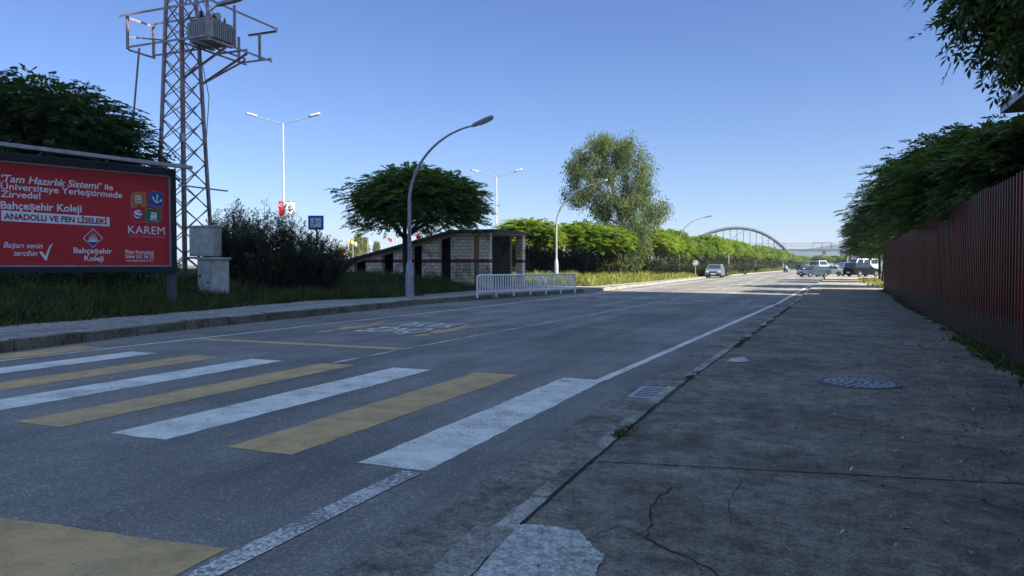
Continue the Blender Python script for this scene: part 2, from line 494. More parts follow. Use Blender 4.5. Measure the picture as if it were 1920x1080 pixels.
def thing(name, label, cat, loc=(0, 0, 0), rz=0.0, group=None):
    o = bpy.data.objects.new(name, None)
    o.empty_display_size = 0.3
    col.objects.link(o)
    o.location = loc; o.rotation_euler = (0, 0, rz)
    return tag(o, label, cat, group)
def tag(o, label, cat, group=None, kind=None):
    o['label'] = label; o['category'] = cat
    if group: o['group'] = group
    if kind: o['kind'] = kind
    return o
def struct(o, kind='structure'):
    o['kind'] = kind
    return o
_kids = {}
def copy_tree(o, loc, rz=0.0, sc=1.0, label=None):
    if isinstance(sc, (int, float)): sc = (sc, sc, sc)
    def rec(s, par):
        c = s.copy(); col.objects.link(c)
        if par is not None: c.parent = par
        for ch in s.children: rec(ch, c)
        return c
    r = rec(o, None)
    r.location = loc; r.rotation_euler = (0, 0, rz); r.scale = sc
    if label: r['label'] = label
    return r
def norm(a):
    return a / np.maximum(np.linalg.norm(a, axis=1, keepdims=True), 1e-9)
def leaf_arrays(P, D, N, L, W, mid=0.45, fold=0.12, curl=0.0):
    """one folded quad per leaf: base, edge, tip, edge"""
    D = norm(D); S = norm(np.cross(D, N)); U = np.cross(S, D)
    L = L[:, None]; W = W[:, None]
    base = P
    e1 = P + D * L * mid + S * W * 0.5 + U * W * fold
    e2 = P + D * L * mid - S * W * 0.5 + U * W * fold
    tip = P + D * L - U * L * curl
    V = np.stack([base, e1, tip, e2], 1).reshape(-1, 3)
    F = np.arange(len(P) * 4).reshape(-1, 4)
    return V, F
def pinnate(rng, C, D, N, length, nl, ll, lw, jit=0.3):
    """feather-shaped leaves: C base points, D directions; nl leaflets on each side"""
    n = len(C)
    D = norm(D); S = norm(np.cross(D, N)); U = np.cross(S, D)
    Ps, Ds, Ns = [], [], []
    for k in range(nl):
        t = (k + 0.6) / nl
        for sg in (-1, 1):
            Ps.append(C + D * (length * t)[:, None] - np.array([0, 0, 1.0]) * (length * 0.35 * t * t)[:, None])
            Ds.append(D * (0.35 + 0.5 * t) + S * sg * 0.9 - U * 0.25 + rng.normal(0, jit * 0.4, (n, 3)))
            Ns.append(U + rng.normal(0, jit, (n, 3)))
    Ps.append(C + D * length[:, None] - np.array([0, 0, 1.0]) * (length * 0.35)[:, None]); Ds.append(D - U * 0.3); Ns.append(U)
    P = np.concatenate(Ps); Dd = np.concatenate(Ds); Nn = np.concatenate(Ns)
    L = ll * rng.uniform(0.75, 1.2, len(P)); W = lw * rng.uniform(0.8, 1.2, len(P))
    return leaf_arrays(P, Dd, Nn, L, W)

# ================================================================== SETTING
RK = [(-1.40, -12), (-1.40, 7.9), (-1.14, 14.2), (-0.5, 32.6), (0.2, 62), (0.9, 81), (0.9, 120), (0.0, 180), (-1.6, 262), (-5, 400), (-30, 900)]      # right kerb line
LK = [(-10.5, -12), (-11.5, 5), (-12.0, 7.7), (-12.6, 11.9), (-12.75, 16.9), (-12.9, 23), (-12.6, 27), (-12.1, 29.5), (-11.1, 34.9),
      (-10.7, 37.5), (-10.75, 60), (-10.9, 80), (-10.4, 97), (-10.1, 112), (-7.6, 172), (-6.5, 262), (-7, 330), (-10, 400), (-36, 900)]                 # left kerb line
WIN = [(-14.0, -12), (-14.8, 5), (-15.3, 13.3), (-16.1, 21.0), (-15.2, 23.5), (-14.7, 25.5), (-15.2, 28.0), (-15.35, 34.0), (-15.35, 40.2), (-12.0, 41.5), (-11.6, 60), (-11.7, 81)]  # inner edge of left walkway
ys_all = [-12 + i for i in range(0, 60)] + [48 + 2 * i for i in range(0, 40)] + [130, 145, 160, 180, 200, 230, 262, 300, 330, 360, 400, 500, 650, 900]
def ribbon(name, fl, fr, zl, zr, mat, ys=ys_all):
    mb = MB()
    vs, fs = [], []
    for y in ys:
        vs.append((fl(y), y, zl(y) if callable(zl) else zl)); vs.append((fr(y), y, zr(y) if callable(zr) else zr))
    for i in range(len(ys) - 1):
        fs.append((2 * i, 2 * i + 1, 2 * i + 3, 2 * i + 2))
    mb.add(vs, fs)
    return mb.build(name, mat, fix=False)
rk = lambda y: interp(RK, y)
lk = lambda y: interp(LK, y)
win = lambda y: interp(WIN, y)

# ground to the horizon
g = MB()
S_ = 3000
g.add([(-S_, -300, -0.12), (S_, -300, -0.12), (S_, S_, -0.12), (-S_, S_, -0.12)], [(0, 1, 2, 3)])
struct(g.build('ground', 'earth', fix=False))
# asphalt road
struct(ribbon('road', lk, lambda y: rk(y) - 0.13, 0.0, 0.0, 'asphalt'))
# gutter of old concrete along the right kerb, with a ragged edge towards the asphalt
rng0 = random.Random(4)
_gj = [rng0.uniform(-0.05, 0.05) for _ in range(400)]
gys = [-6 + 0.3 * i for i in range(0, 140)]
def gut(y):
    i = int((y + 6) / 0.3) % 400
    return rk(y) - 0.55 - 0.10 * math.sin(y * 0.5) * 0.4 + _gj[i]
struct(ribbon('gutter', gut, lambda y: rk(y) - 0.14, 0.004, 0.012, 'gutter', gys))
# right kerb stones (a long low kerb) and pavement
SWZ = 0.06
def kerb(name, f, w, h, y0, y1, seg, mat, gap=0.012, seed=1, skip=(), jit=0.006):
    """kerb of separate stones butted end to end"""
    r = random.Random(seed)
    mb = MB(); y = y0
    while y < y1:
        L = seg
        a, b = y + gap / 2, min(y + L, y1) - gap / 2
        if not any(s0 <= y <= s1 for s0, s1 in skip):
            xa, xb = f(a), f(b)
            dz = r.uniform(-jit, jit)
            t = 0.012
            hz = h + dz
            prof = [(0, -0.1), (0, hz - t), (-t, hz), (-w + 0.003, hz), (-w + 0.003, -0.1)] if w > 0 else [(0, -0.1), (0, hz - t), (t, hz), (-w - 0.003, hz), (-w - 0.003, -0.1)]
            va = [(xa + p[0], a, p[1]) for p in prof]
            mb.prism(va, (xb - xa, b - a, 0))
        y += L
    return struct(mb.build(name, mat))
# right: road-side face at rk-0.13, stone from there to rk
kerb('kerb', lambda y: rk(y) - 0.13, -0.12, SWZ, -6, 60, 1.0, 'kerb_worn', seed=3)
FEN = [(2.45, -8), (2.45, 11), (2.62, 18), (2.72, 23), (3.05, 33), (3.45, 45)]
fx = lambda y: interp(FEN, y)
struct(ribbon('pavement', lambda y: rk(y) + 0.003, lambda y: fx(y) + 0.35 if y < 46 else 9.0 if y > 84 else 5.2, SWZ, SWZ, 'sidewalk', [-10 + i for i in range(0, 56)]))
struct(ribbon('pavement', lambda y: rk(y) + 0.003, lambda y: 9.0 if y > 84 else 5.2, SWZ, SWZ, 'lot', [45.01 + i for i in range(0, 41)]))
lot = MB()
lot.add([(0.92, 85.2, 0.03), (60, 85.2, 0.03), (60, 320, 0.03), (-1.0, 250, 0.03), (0.02, 180, 0.03), (0.92, 120, 0.03)], [(0, 1, 2, 3, 4, 5)])
struct(lot.build('parking_ground', 'lot', fix=False))
# left kerb, walkway
kerb('kerb', lk, 0.16, 0.19, 4, 36.2, 1.35, 'kerb_dark', seed=8, jit=0.012, gap=.035)
kerb('kerb', lk, 0.18, 0.16, 36.2, 81, 1.2, 'kerb', seed=9, jit=0.01, gap=.03)
kerb('kerb', lk, 0.18, 0.14, 99, 230, 1.5, 'kerb', seed=12, jit=0.008)
struct(ribbon('walkway', win, lambda y: lk(y) - 0.158, 0.18, 0.18, 'walkway', [y for y in ys_all if y <= 81]))
dr = MB()
dr.add([(-30, 82, 0.03), (-10.95, 82, 0.004), (-10.4, 97, 0.004), (-30, 98, 0.03)], [(0, 1, 2, 3)])
struct(dr.build('side_road', 'lot', fix=False))

# left bank: a height field rising from the walkway
def bank_z(x, y):
    e = win(y) if y <= 81 else lk(y) - 0.4
    d = max(0.0, e - x)
    near = 1.0 if y < 34 else max(0.0, 1 - (y - 34) / 8)
    top = 1.05 * near + 0.62 * (1 - near)
    z = 0.15 + top * (1 - math.exp(-d / 4.2))
    z += 0.05 * math.sin(x * 1.3 + y * 0.7) * min(1, d) + 0.04 * math.sin(y * 1.9 - x * 0.8) * min(1, d)
    if 33.6 < y < 40.4 and x > -25.5:
        z = min(z, 0.1 + 0.08 * max(0, -16.5 - x))
    if 80 < y < 99:
        z = 0.0
    return z
mb = MB(); vs, fs = [], []
bys = [-12 + 0.8 * i for i in range(0, 118)] + [84 + 3 * i for i in range(0, 40)] + [210, 240, 270, 300, 340, 400]
offs = [0.0, 0.3, 0.7, 1.2, 1.8, 2.5, 3.3, 4.2, 5.2, 6.4, 8, 10, 13, 17, 24, 40, 70]
for y in bys:
    e = (win(y) if y <= 81 else lk(y) - 0.35)
    for k, o_ in enumerate(offs):
        x = e - o_
        z = bank_z(x, y)
        if o_ > 20: z -= (o_ - 20) * 0.02
        vs.append((x, y, z if k else 0.17 if y < 81 else -0.05))
nO = len(offs)
for i in range(len(bys) - 1):
    for k in range(nO - 1):
        a = i * nO + k
        fs.append((a, a + nO, a + nO + 1, a + 1))
mb.add(vs, fs)
struct(mb.build('verge', 'soil', smooth=True, fix=True))

# ------------------------------------------------------------------ road markings (thin sheets of paint on the asphalt)
def sheet(name, pts, mat, z=0.003):
    mb = MB()
    mb.poly([(p[0], p[1], z) for p in pts])
    o = mb.build(name, mat)
    return struct(o)
def ragged(pts, seed, amp=0.012, step=0.12):
    """outline with the slightly uneven edge of hand-rolled paint"""
    r = random.Random(seed); out = []
    for a, b in zip(pts, pts[1:] + pts[:1]):
        a, b = Vector(a[:2]), Vector(b[:2]); L = (b - a).length; n = max(1, int(L / step))
        nrm = Vector((-(b - a).y, (b - a).x)).normalized()
        for k in range(n):
            out.append(a.lerp(b, k / n) + nrm * r.uniform(-amp, amp) * (1 if k else 0.4))
    return out
stripes = [('w', -2.99, -2.43), ('y', -4.18, -3.56), ('w', -5.42, -4.80), ('y', -6.60, -6.02), ('w', -7.86, -7.26), ('y', -9.02, -8.42), ('w', -10.32, -9.74), ('y', -11.72, -11.12)]
for i, (c, x0, x1) in enumerate(stripes):
    pts = [(x0, 4.40), (x1, 4.40), (x1 + 0.07, 8.72), (x0 + 0.10, 8.72)]
    if i == 7: pts = [(-11.75, 4.9), (-11.1, 4.9), (-11.15, 9.0), (-11.85, 9.0)]
    sheet('crosswalk_stripe', ragged(pts, i), 'white_paint' if c == 'w' else 'yellow_paint')
sheet('stop_line', ragged([(-6.4, 2.50), (-2.67, 2.81), (-2.62, 2.2), (-6.4, 1.75)], 20), 'yellow_paint')
sheet('stop_line', ragged([(-10.72, 10.56), (-6.42, 10.56), (-6.42, 10.86), (-10.72, 10.86)], 21), 'yellow_paint')
def line(name, pts, w, mat, z, seed):
    mb = MB(); r = random.Random(seed); n = len(pts); vs, fs = [], []
    for x, y in pts:
        vs += [(x - w / 2 + r.uniform(-.006, .006), y, z), (x + w / 2 + r.uniform(-.006, .006), y, z)]
    for i in range(n - 1): fs.append((2 * i, 2 * i + 1, 2 * i + 3, 2 * i + 2))
    mb.add(vs, fs)
    return struct(mb.build(name, mat, fix=False))
def lerp_line(ctrl, y0, y1, step=0.5):
    n = int((y1 - y0) / step)
    return [(interp(ctrl, y0 + (y1 - y0) * i / n), y0 + (y1 - y0) * i / n) for i in range(n + 1)]
RE = [(-2.62, -6), (-2.53, 3.5), (-2.40, 8.7), (-1.27, 29), (0 - 0.35, 55), (-0.25, 80), (-0.4, 120), (-1.4, 180), (-3, 262)]
CE = [(-6.45, 4), (-6.36, 9), (-6.22, 13.5), (-5.85, 19.7), (-5.34, 31.2), (-4.98, 38.4), (-5, 60), (-5, 90), (-4.9, 120), (-4, 180)]
LE = [(-10.9, 4), (-11.0, 7.4), (-10.9, 10.2), (-10.74, 14.3), (-10.5, 19), (-10.1, 30), (-9.7, 36), (-9.6, 60), (-9.7, 80), (-9.0, 112), (-6.8, 172)]
line('edge_line', lerp_line(RE, -5, 4.34), 0.15, 'line_paint', 0.0055, 1)
line('edge_line', lerp_line(RE, 8.7, 55), 0.125, 'white_paint', 0.0055, 2)
line('center_line', lerp_line(CE, 8.8, 38), 0.09, 'line_paint', 0.0055, 3)
for k in range(8):
    line('center_line', lerp_line(CE, 44 + 9 * k, 48 + 9 * k), 0.1, 'line_paint', 0.0055, 5 + k)
line('edge_line', lerp_line(LE, 6.5, 78), 0.10, 'white_paint', 0.0055, 4)

def text_mesh(s, bold=0.0, shear=0.0):
    """flat triangulated lettering, cap height about 0.7 of 1 unit; returns verts (x,y), faces, width"""
    cu = bpy.data.curves.new('t', 'FONT')
    cu.body = s; cu.size = 1.0; cu.offset = bold; cu.shear = shear; cu.resolution_u = 4
    o = bpy.data.objects.new('t', cu); col.objects.link(o)
    dg = bpy.context.evaluated_depsgraph_get()
    me = bpy.data.meshes.new_from_object(o.evaluated_get(dg))
    vs = [(v.co.x, v.co.y) for v in me.vertices]; fs = [tuple(p.vertices) for p in me.polygons]
    bpy.data.objects.remove(o); bpy.data.curves.remove(cu); bpy.data.meshes.remove(me)
    return vs, fs
def road_text(s, x_mid, w, y_base, h, name):
    """lettering on the asphalt, read by drivers coming towards the crossing"""
    vs, fs = text_mesh(s, 0.012)
    x0 = min(v[0] for v in vs); x1 = max(v[0] for v in vs)
    mb = MB()
    mb.add([(x_mid - ((v[0] - x0) / (x1 - x0) - 0.5) * w, y_base - v[1] / 0.72 * h, 0.005) for v in vs], fs)
    struct(mb.build(name, 'white_paint'))
road_text('YAYA', -8.35, 1.45, 15.95, 1.25, 'road_lettering')
road_text('ÖNCE', -8.35, 1.45, 14.35, 1.15, 'road_lettering')
def road_walker(x, name):
    """stretched walking figure painted on the road, head towards the crossing"""
    mb = MB()
    mb.poly([(x + 0.13 * math.cos(t), 12.95 + 0.30 * math.sin(t), 0.005) for t in [2 * PI * k / 14 for k in range(14)]])
    mb.poly([(x + a, y, 0.005) for a, y in [(-.13, 13.4), (.12, 13.4), (.16, 13.9), (.30, 14.35), (.24, 14.5), (.08, 14.15), (.07, 14.6), (.26, 15.3), (.34, 15.9), (.20, 15.95), (.10, 15.3), (-.04, 14.95), (-.2, 15.6), (-.38, 15.75), (-.40, 15.6), (-.26, 15.4), (-.12, 14.6), (-.14, 14.05), (-.28, 14.3), (-.34, 14.15), (-.2, 13.75)]])
    struct(mb.build(name, 'yellow_paint'))
road_walker(-9.55, 'road_figure'); road_walker(-7.25, 'road_figure')

# speed bump across the road just inside the shade
sb = thing('speed_bump', 'low black speed bump with white bars across the shaded road', 'speed bump', (0, 0, 0))
p0, p1 = Vector((-9.5, 30.6, 0)), Vector((-1.35, 27.9, 0))
b1 = MB()
n = Vector((0.31, 0.95, 0)); 
prof = [(-0.2, 0.002), (-0.1, 0.035), (0.1, 0.035), (0.2, 0.002)]
b1.prism([p0 + n * a + Vector((0, 0, z)) for a, z in prof], p1 - p0)
b1.build('ramp', 'asphalt', sb)
for t0, t1 in ((0.02, .07), (0.11, .17), (0.20, .29), (.31, .40), (.62, .72), (.84, .89)):
    w_ = MB(); a, b = p0.lerp(p1, t0), p0.lerp(p1, t1)
    w_.add([a + n * -.09 + Vector((0, 0, .039)), b + n * -.09 + Vector((0, 0, .039)), b + n * .09 + Vector((0, 0, .039)), a + n * .09 + Vector((0, 0, .039))], [(0, 1, 2, 3)])
    w_.build('white_bar', 'white_paint', sb)

# ------------------------------------------------------------------ pavement details
def strip(name, pts, w, mat, z, seed, jit=0.5):
    mb = MB(); r = random.Random(seed); vs, fs = [], []
    dense = []
    for a, b in zip(pts, pts[1:]):
        a, b = Vector(a[:2]), Vector(b[:2]); n = max(1, int((b - a).length / 0.06))
        dense += [a.lerp(b, k / n) for k in range(n)]
    dense.append(Vector(pts[-1][:2]))
    for i, p in enumerate(dense):
        d = (dense[min(i + 1, len(dense) - 1)] - dense[max(i - 1, 0)]).normalized(); nn = Vector((-d.y, d.x))
        p = p + nn * r.uniform(-w, w) * jit
        ww = w * r.uniform(0.5, 1.4) / 2
        vs += [(*(p - nn * ww), z), (*(p + nn * ww), z)]
    for i in range(len(dense) - 1): fs.append((2 * i, 2 * i + 1, 2 * i + 3, 2 * i + 2))
    mb.add(vs, fs)
    return struct(mb.build(name, mat, fix=False))
gz = lambda px, py: ground(px, py, SWZ)
strip('pavement_joint', [gz(1120, 866), gz(1260, 873), gz(1400, 880), gz(1640, 893), gz(1920, 908), gz(2150, 922)], 0.014, 'crack', SWZ + .004, 1)
strip('pavement_joint', [(rk(y) + 0.004, y) for y in [-3, 0, 3, 6, 9, 12, 16, 20, 26, 32]], 0.015, 'crack', SWZ + .005, 2, 0.25)
strip('pavement_joint', [(-1.0, 11.9), (0.5, 12.0), (2.6, 12.1)], 0.006, 'crack', SWZ + .004, 6)
strip('pavement_crack', [gz(1262, 915), gz(1217, 948), gz(1220, 985), gz(1208, 1010), gz(1260, 1035), gz(1310, 1055), gz(1345, 1080), gz(1400, 1130)], 0.010, 'crack', SWZ + .004, 3, 1.5)
strip('pavement_crack', [gz(1208, 1010), gz(1165, 985), gz(1120, 1000)], 0.006, 'crack', SWZ + .004, 4, 0.9)
strip('pavement_crack', [gz(1390, 905), gz(1365, 940), gz(1372, 985)], 0.004, 'crack', SWZ + .004, 5, 0.9)
pp = [gz(*p) for p in [(960, 985), (1005, 985), (1050, 990), (1085, 998), (1105, 1018), (1118, 1035), (1132, 1044), (1133, 1052), (1122, 1060), (1118, 1080), (1100, 1110), (870, 1110), (905, 1060), (935, 1020)]]
def roundish(pts, seed, amp=0.010):
    r = random.Random(seed); out = []
    for a, b in zip(pts, pts[1:] + pts[:1]):
        for k in range(5):
            p = Vector(a).lerp(Vector(b), k / 5); out.append((p.x + r.uniform(-amp, amp), p.y + r.uniform(-amp, amp)))
    return out
sheet('concrete_patch', roundish(pp, 3), 'patch', SWZ + 0.006)
kp = [ground(*p, SWZ) for p in [(890, 990), (952, 990), (962, 996), (935, 1025), (890, 1075), (870, 1100), (780, 1110), (800, 1078), (850, 1030)]]
sheet('concrete_patch', roundish(kp, 5, .004), 'kerb', SWZ + 0.010)
sheet('concrete_patch', roundish([gz(*p) for p in [(1362, 678), (1370, 672), (1395, 670), (1408, 677), (1385, 680)]], 15, .006), 'patch', SWZ + 0.006)

# manhole cover: round iron lid with a pattern of radial and ring ribs
mc = gz(1611, 718)
mh = thing('manhole_cover', 'round cast iron manhole cover set in the grey pavement', 'manhole cover', (mc.x, mc.y, SWZ))
MB().lathe([(0.44, -0.02), (0.44, 0.008), (0.385, 0.008), (0.385, -0.02)], 40).build('ring', 'iron', mh)
MB().lathe([(0.38, -0.02), (0.38, 0.003)], 40).build('lid', 'iron', mh)
rb = MB()
for rr, nn in ((0.10, 8), (0.19, 14), (0.27, 20), (0.345, 26)):
    for k in range(nn):
        t = 2 * PI * k / nn + rr * 7
        rb.box((rr * math.cos(t), rr * math.sin(t), 0.006), (0.055, 0.035, 0.010), t)
rb.build('relief_pattern', 'galv', mh)
# gutter drain grate
dc = (ground(1184, 742, .01) + ground(1212, 725, .01) + ground(1257, 733, .01) + ground(1237, 750, .01)) / 4
gr = thing('drain_grate', 'small iron drain grate of parallel bars in the gutter', 'drain', (dc.x, dc.y, 0.012))
MB().b2(-.143, -.32, -.02, .143, .32, 0.0068).build('slot_shade', 'crack', gr)  # dark block just below the bar tops, slot shade put into its colour
fr_ = MB()
for a in (-.165, .165): fr_.b2(a - .02, -.35, -.02, a + .02, .35, .010)
for a in (-.34, .34): fr_.b2(-.144, a - .018, -.02, .144, a + .018, .009)
fr_.build('frame', 'galv', gr)
bs_ = MB()
for k in range(6):
    y = -0.265 + 0.106 * k
    bs_.b2(-.144, y - .024, 0.0, .144, y + .024, .0078)
bs_.build('bar', 'galv', gr)

# fallen leaves and bits on the right pavement
rng = np.random.default_rng(11)
n = 1500
yy = 2.2 + 13 * rng.random(n) ** 1.7
xx = np.array([fx(y) for y in yy]) - np.abs(rng.normal(0, 1.15, n)) - 0.05
ok = xx > np.array([rk(y) for y in yy])
P = np.stack([xx, yy, np.full(n, SWZ + 0.007)], 1)[ok]
a = rng.uniform(0, 2 * PI, len(P))
D = np.stack([np.cos(a), np.sin(a), rng.uniform(0.1, 0.8, len(P))], 1)
V, F = leaf_arrays(P, D, np.tile([0.1, 0.1, 1.0], (len(P), 1)), rng.uniform(.016, .055, len(P)), rng.uniform(.010, .024, len(P)), fold=.5)
struct(np_mesh('fallen_leaves', V, F, 'fallen'), 'stuff')
n = 120
yy = 1.5 + 14 * rng.random(n) ** 1.5
P = np.stack([np.array([rk(y) for y in yy]) + rng.normal(-0.25, .35, n), yy, np.full(n, SWZ + 0.007)], 1)
P[:, 2] = np.where(P[:, 0] < np.array([rk(y) for y in yy]) - .13, 0.016, SWZ + .008)
a = rng.uniform(0, 2 * PI, n)
V, F = leaf_arrays(P, np.stack([np.cos(a), np.sin(a), np.full(n, .15)], 1), np.tile([0, 0.1, 1.0], (n, 1)), rng.uniform(.012, .035, n), rng.uniform(.006, .014, n), fold=.3)
struct(np_mesh('fallen_leaves', V, F, 'fallen'), 'stuff')
# weeds in the kerb joint and along the foot of the fence
def tufts(name, C, per, hgt, spread, wid, mat, seed, lean=0.5):
    r = np.random.default_rng(seed); C = np.asarray(C)
    P = np.repeat(C, per, 0); m = len(P)
    P = P + np.stack([r.normal(0, spread, m), r.normal(0, spread, m), np.zeros(m)], 1)
    D = np.stack([r.normal(0, lean, m), r.normal(0, lean, m), r.uniform(.5, 1.2, m)], 1)
    L = hgt * r.uniform(.45, 1.25, m)
    V, F = leaf_arrays(P, D, r.normal(0, 1, (m, 3)), L, wid * r.uniform(.6, 1.4, m), mid=.3, fold=.15, curl=.12)
    return struct(np_mesh(name, V, F, mat), 'stuff')
jc = [(rk(y) + rng.normal(0, .02), y, SWZ) for y in np.concatenate([rng.uniform(5.6, 6.1, 10), rng.uniform(12.4, 14.2, 26), rng.uniform(8.2, 9.6, 6), rng.uniform(15, 30, 60)])]
tufts('weeds', jc, 12, .055, .03, .010, 'blade', 5, .9)
fc = [(fx(y) - abs(rng.normal(0, .1)) - .03, y, SWZ) for y in np.concatenate([rng.uniform(9, 15.5, 70), rng.uniform(7, 44, 70)])]
tufts('weeds', fc, 14, .13, .06, .035, 'blade', 6, .9)

# ================================================================== FENCE
fen = MB()
rf = random.Random(2)
pts = []
y = -8.0
prof = [(0.0, 0.0), (0.115, 0.0), (0.132, -0.042), (0.178, -0.042), (0.195, 0.0)]
sheetn, dz = 0, 0.0
vs, fs = [], []
while y < 45.0:
    if sheetn % 5 == 0: dz = rf.uniform(-.045, .045)
    for a, o_ in prof[:-1]:
        yy_ = y + a
        zt = 2.60 + dz + 0.03 * math.sin(yy_ * .6)
        x = fx(yy_) + o_ + 0.008 * math.sin(yy_ * 2.1) - (0.012 if sheetn % 5 == 0 and a < .05 else 0)
        vs += [(x, yy_, SWZ - 0.02), (x + 0.012 * math.sin(yy_ * .9), yy_, zt)]
    y += 0.195; sheetn += 1
for i in range(len(vs) // 2 - 1): fs.append((2 * i, 2 * i + 2, 2 * i + 3, 2 * i + 1))
nv = len(vs)
vs += [(v[0] + 0.006, v[1], v[2]) for v in vs]
fs += [tuple(nv + k for k in f[::-1]) for f in fs]
fen.add(vs, fs)
fo = thing('corrugated_fence', 'tall burgundy corrugated sheet metal fence beside the pavement', 'fence', (0, 0, 0))
fen.build('sheeting', 'fence', fo, fix=False)
rl = MB()
for z in (0.5, 1.4, 2.3):
    for k in range(18): 
        ya, yb = -8 + k * 2.95, -8 + (k + 1) * 2.95
        rl.bar((fx(ya) + .06, ya, z), (fx(min(yb, 45)) + .06, min(yb, 44.9), z), .05, .05)
rl.build('rail', 'dark_metal', fo)
for k in range(18):
    y = -7.9 + k * 3.1
    MB().box((fx(y) + .13, y, 1.25), (.08, .08, 2.4)).build('post', 'dark_metal', fo)

# ================================================================== HOUSES on the right, behind the fence
hs = thing('house', 'house behind the burgundy fence with a jutting pitched roof edge', 'house', (0, 0, 0))
MB().b2(5.6, 9.0, 0, 11.2, 23.3, 5.5).build('wall', 'plaster', hs)
ro = MB()
ro.prism([(4.66, 24, 5.58), (4.66, 24, 5.66), (8.4, 24, 7.6), (12.1, 24, 5.66), (12.1, 24, 5.58)], (0, -16, 0))
ro.build('roof', 'roof_tile', hs)
MB().b2(4.62, 7.9, 5.55, 4.655, 24.04, 5.78).build('fascia', 'pole', hs)
MB().b2(4.66, 7.95, 5.545, 12.05, 24.0, 5.575).build('soffit', 'wood_soffit', hs)
for y in (11, 15.5, 20):
    w_ = MB().b2(5.55, y, 3.0, 5.61, y + 1.2, 4.4).build('window', 'white_metal', hs)
    MB().b2(5.535, y + .1, 3.1, 5.548, y + 1.1, 4.3).build('pane', 'glass', w_)
# tall apartment block whose shadow lies over the near part of the street
bl = thing('apartment_block', 'tall pale apartment block out of view behind the fence', 'apartment block', (0, 0, 0))
MB().b2(14, -12, 0, 28, 30.5, 40).build('wall', 'plaster', bl)
MB().b2(13.6, -12.4, 40, 28.4, 30.6, 40.8).build('roof', 'soffit', bl)
win0 = None
for fl in range(10):
    for k in range(7):
        p = (13.985, -9 + 6 * k, 3.2 + 3.2 * fl)
        if win0 is None:
            win0 = MB().box((0, 0, 0), (.06, 1.7, 1.5)).build('window', 'glass', bl)
            win0.location = p
        else:
            c = win0.copy(); col.objects.link(c); c.parent = bl; c.location = p

# ================================================================== BILLBOARD
dR = 19.8
BR = at(328, dR); BL = at(0, dR / 1.182)
bdir = (BR - BL); bdir.z = 0; blen = bdir.length; bdir.normalize()
bnrm = Vector((bdir.y, -bdir.x, 0))                 # towards the road / viewer
if bnrm.dot(Vector((0, 0, 0)) - BR) < 0: bnrm = -bnrm
def bu(px, py):
    """point on the poster plane: metres left of its right end, height"""
    a, u = ray(px, py)
    d0 = Vector((-_s + a * _c, _c + a * _s, u))
    t = (BR - Vector((0, 0, H))).dot(bnrm) / d0.dot(bnrm)
    p = Vector((0, 0, H)) + d0 * t
    return (p - BR).dot(bdir), p.z
zb = bu(328, 509)[1]; zt_ = bu(328, 318)[1]
baserz = math.atan2(bdir.y, bdir.x)
bbz = bank_z(BR.x, BR.y)
bb = thing('billboard', 'large red school billboard in a black frame on a steel post', 'billboard', (BR.x, BR.y, 0), baserz)
# local frame: +x along the board to its right end (x=0), -y or +y towards the viewer
sgn = -1.0     # local y towards the viewer
Wb = blen + 0.55
def lb(u, v, off=0.0): return (u, sgn * off, v)
fr = MB()
fw = 0.13
fr.b2(-Wb, -.10, zb - 0.02, 0.02, .22, zb + fw); fr.b2(-Wb, -.10, zt_ - fw - .05, .02, .22, zt_)
fr.b2(-fw + .02, -.097, zb + fw, .02, .217, zt_ - fw - .05); fr.b2(-Wb, -.097, zb + fw, -Wb + fw, .217, zt_ - fw - .05)
fr.b2(-Wb + fw, 0.10, zb + fw, -fw + .02, .2, zt_ - fw - .05)
fr.build('frame', 'dark_metal', bb, bevel=.012)
u0, v0 = bu(322, 500); u1, v1 = bu(322, 327)
inner = MB()
a_, b_, c_, d_ = -Wb + fw, -fw + .02, zb + fw, zt_ - fw - .05
for x0, x1, z0, z1 in ((a_, b_, c_, c_ + .035), (a_, b_, d_ - .035, d_), (b_ - .035, b_, c_ + .035, d_ - .035), (a_, a_ + .035, c_ + .035, d_ - .035)):
    inner.b2(x0, -.05, z0, x1, .0, z1)
inner.build('border', 'pole', bb)
PZ = 0.012
pan = MB().b2(a_ + .03, -.004, c_ + .03, b_ - .03, .05, d_ - .03).build('poster', 'red_panel', bb)
MB().b2(-.13, .02, 0.0, .05, .2, zb - .03).build('post', 'grey_post', bb)
MB().b2(-Wb + .25, .02, 0.0, -Wb + .43, .2, zb - .03).build('post', 'grey_post', bb)
tr = MB()
tr.bar((-Wb - .3, -.33, zt_ + .16), (0.32, -.33, zt_ + .05), .16, .085)
tr.build('light_trough', 'galv', bb)
for k in range(4): MB().bar((-.3 - k * 1.45, -.06, zt_ - .02), (-.3 - k * 1.45, -.33, zt_ + .04), .03).build('bracket', 'dark_metal', bb)
# print on the poster, all in the poster's own plane
def put(name, vs2, fs, mat, off):
    mb = MB(); mb.add([(u, -off, v) for u, v in vs2], fs)
    return mb.build(name, mat, pan)
def b_text(s, p_left, p_right, cap_px, mat='print_white', bold=0.0, shear=0.0, off=0.008, name='lettering'):
    vs, fs = text_mesh(s, bold, shear)
    (ua, va), (ub, vb) = bu(*p_left), bu(*p_right)
    x0 = min(v[0] for v in vs); x1 = max(v[0] for v in vs)
    h = bu(p_left[0], p_left[1] - cap_px)[1] - va
    put(name, [(ua + (v[0] - x0) / (x1 - x0) * (ub - ua), va + (vb - va) * (v[0] - x0) / (x1 - x0) + v[1] / 0.73 * h) for v in vs], fs, mat, off)
b_text('‘Tam Hazırlık Sistemi’', (2, 340), (191, 355), 14, bold=.018, shear=.22)
b_text('ile', (196, 355), (212, 356.5), 10, bold=.024)
b_text('Üniversiteye Yerleştirmede', (1, 354), (229, 371.5), 13, bold=.014)
b_text('Zirvede!', (1, 369), (76, 373), 13, bold=.014)
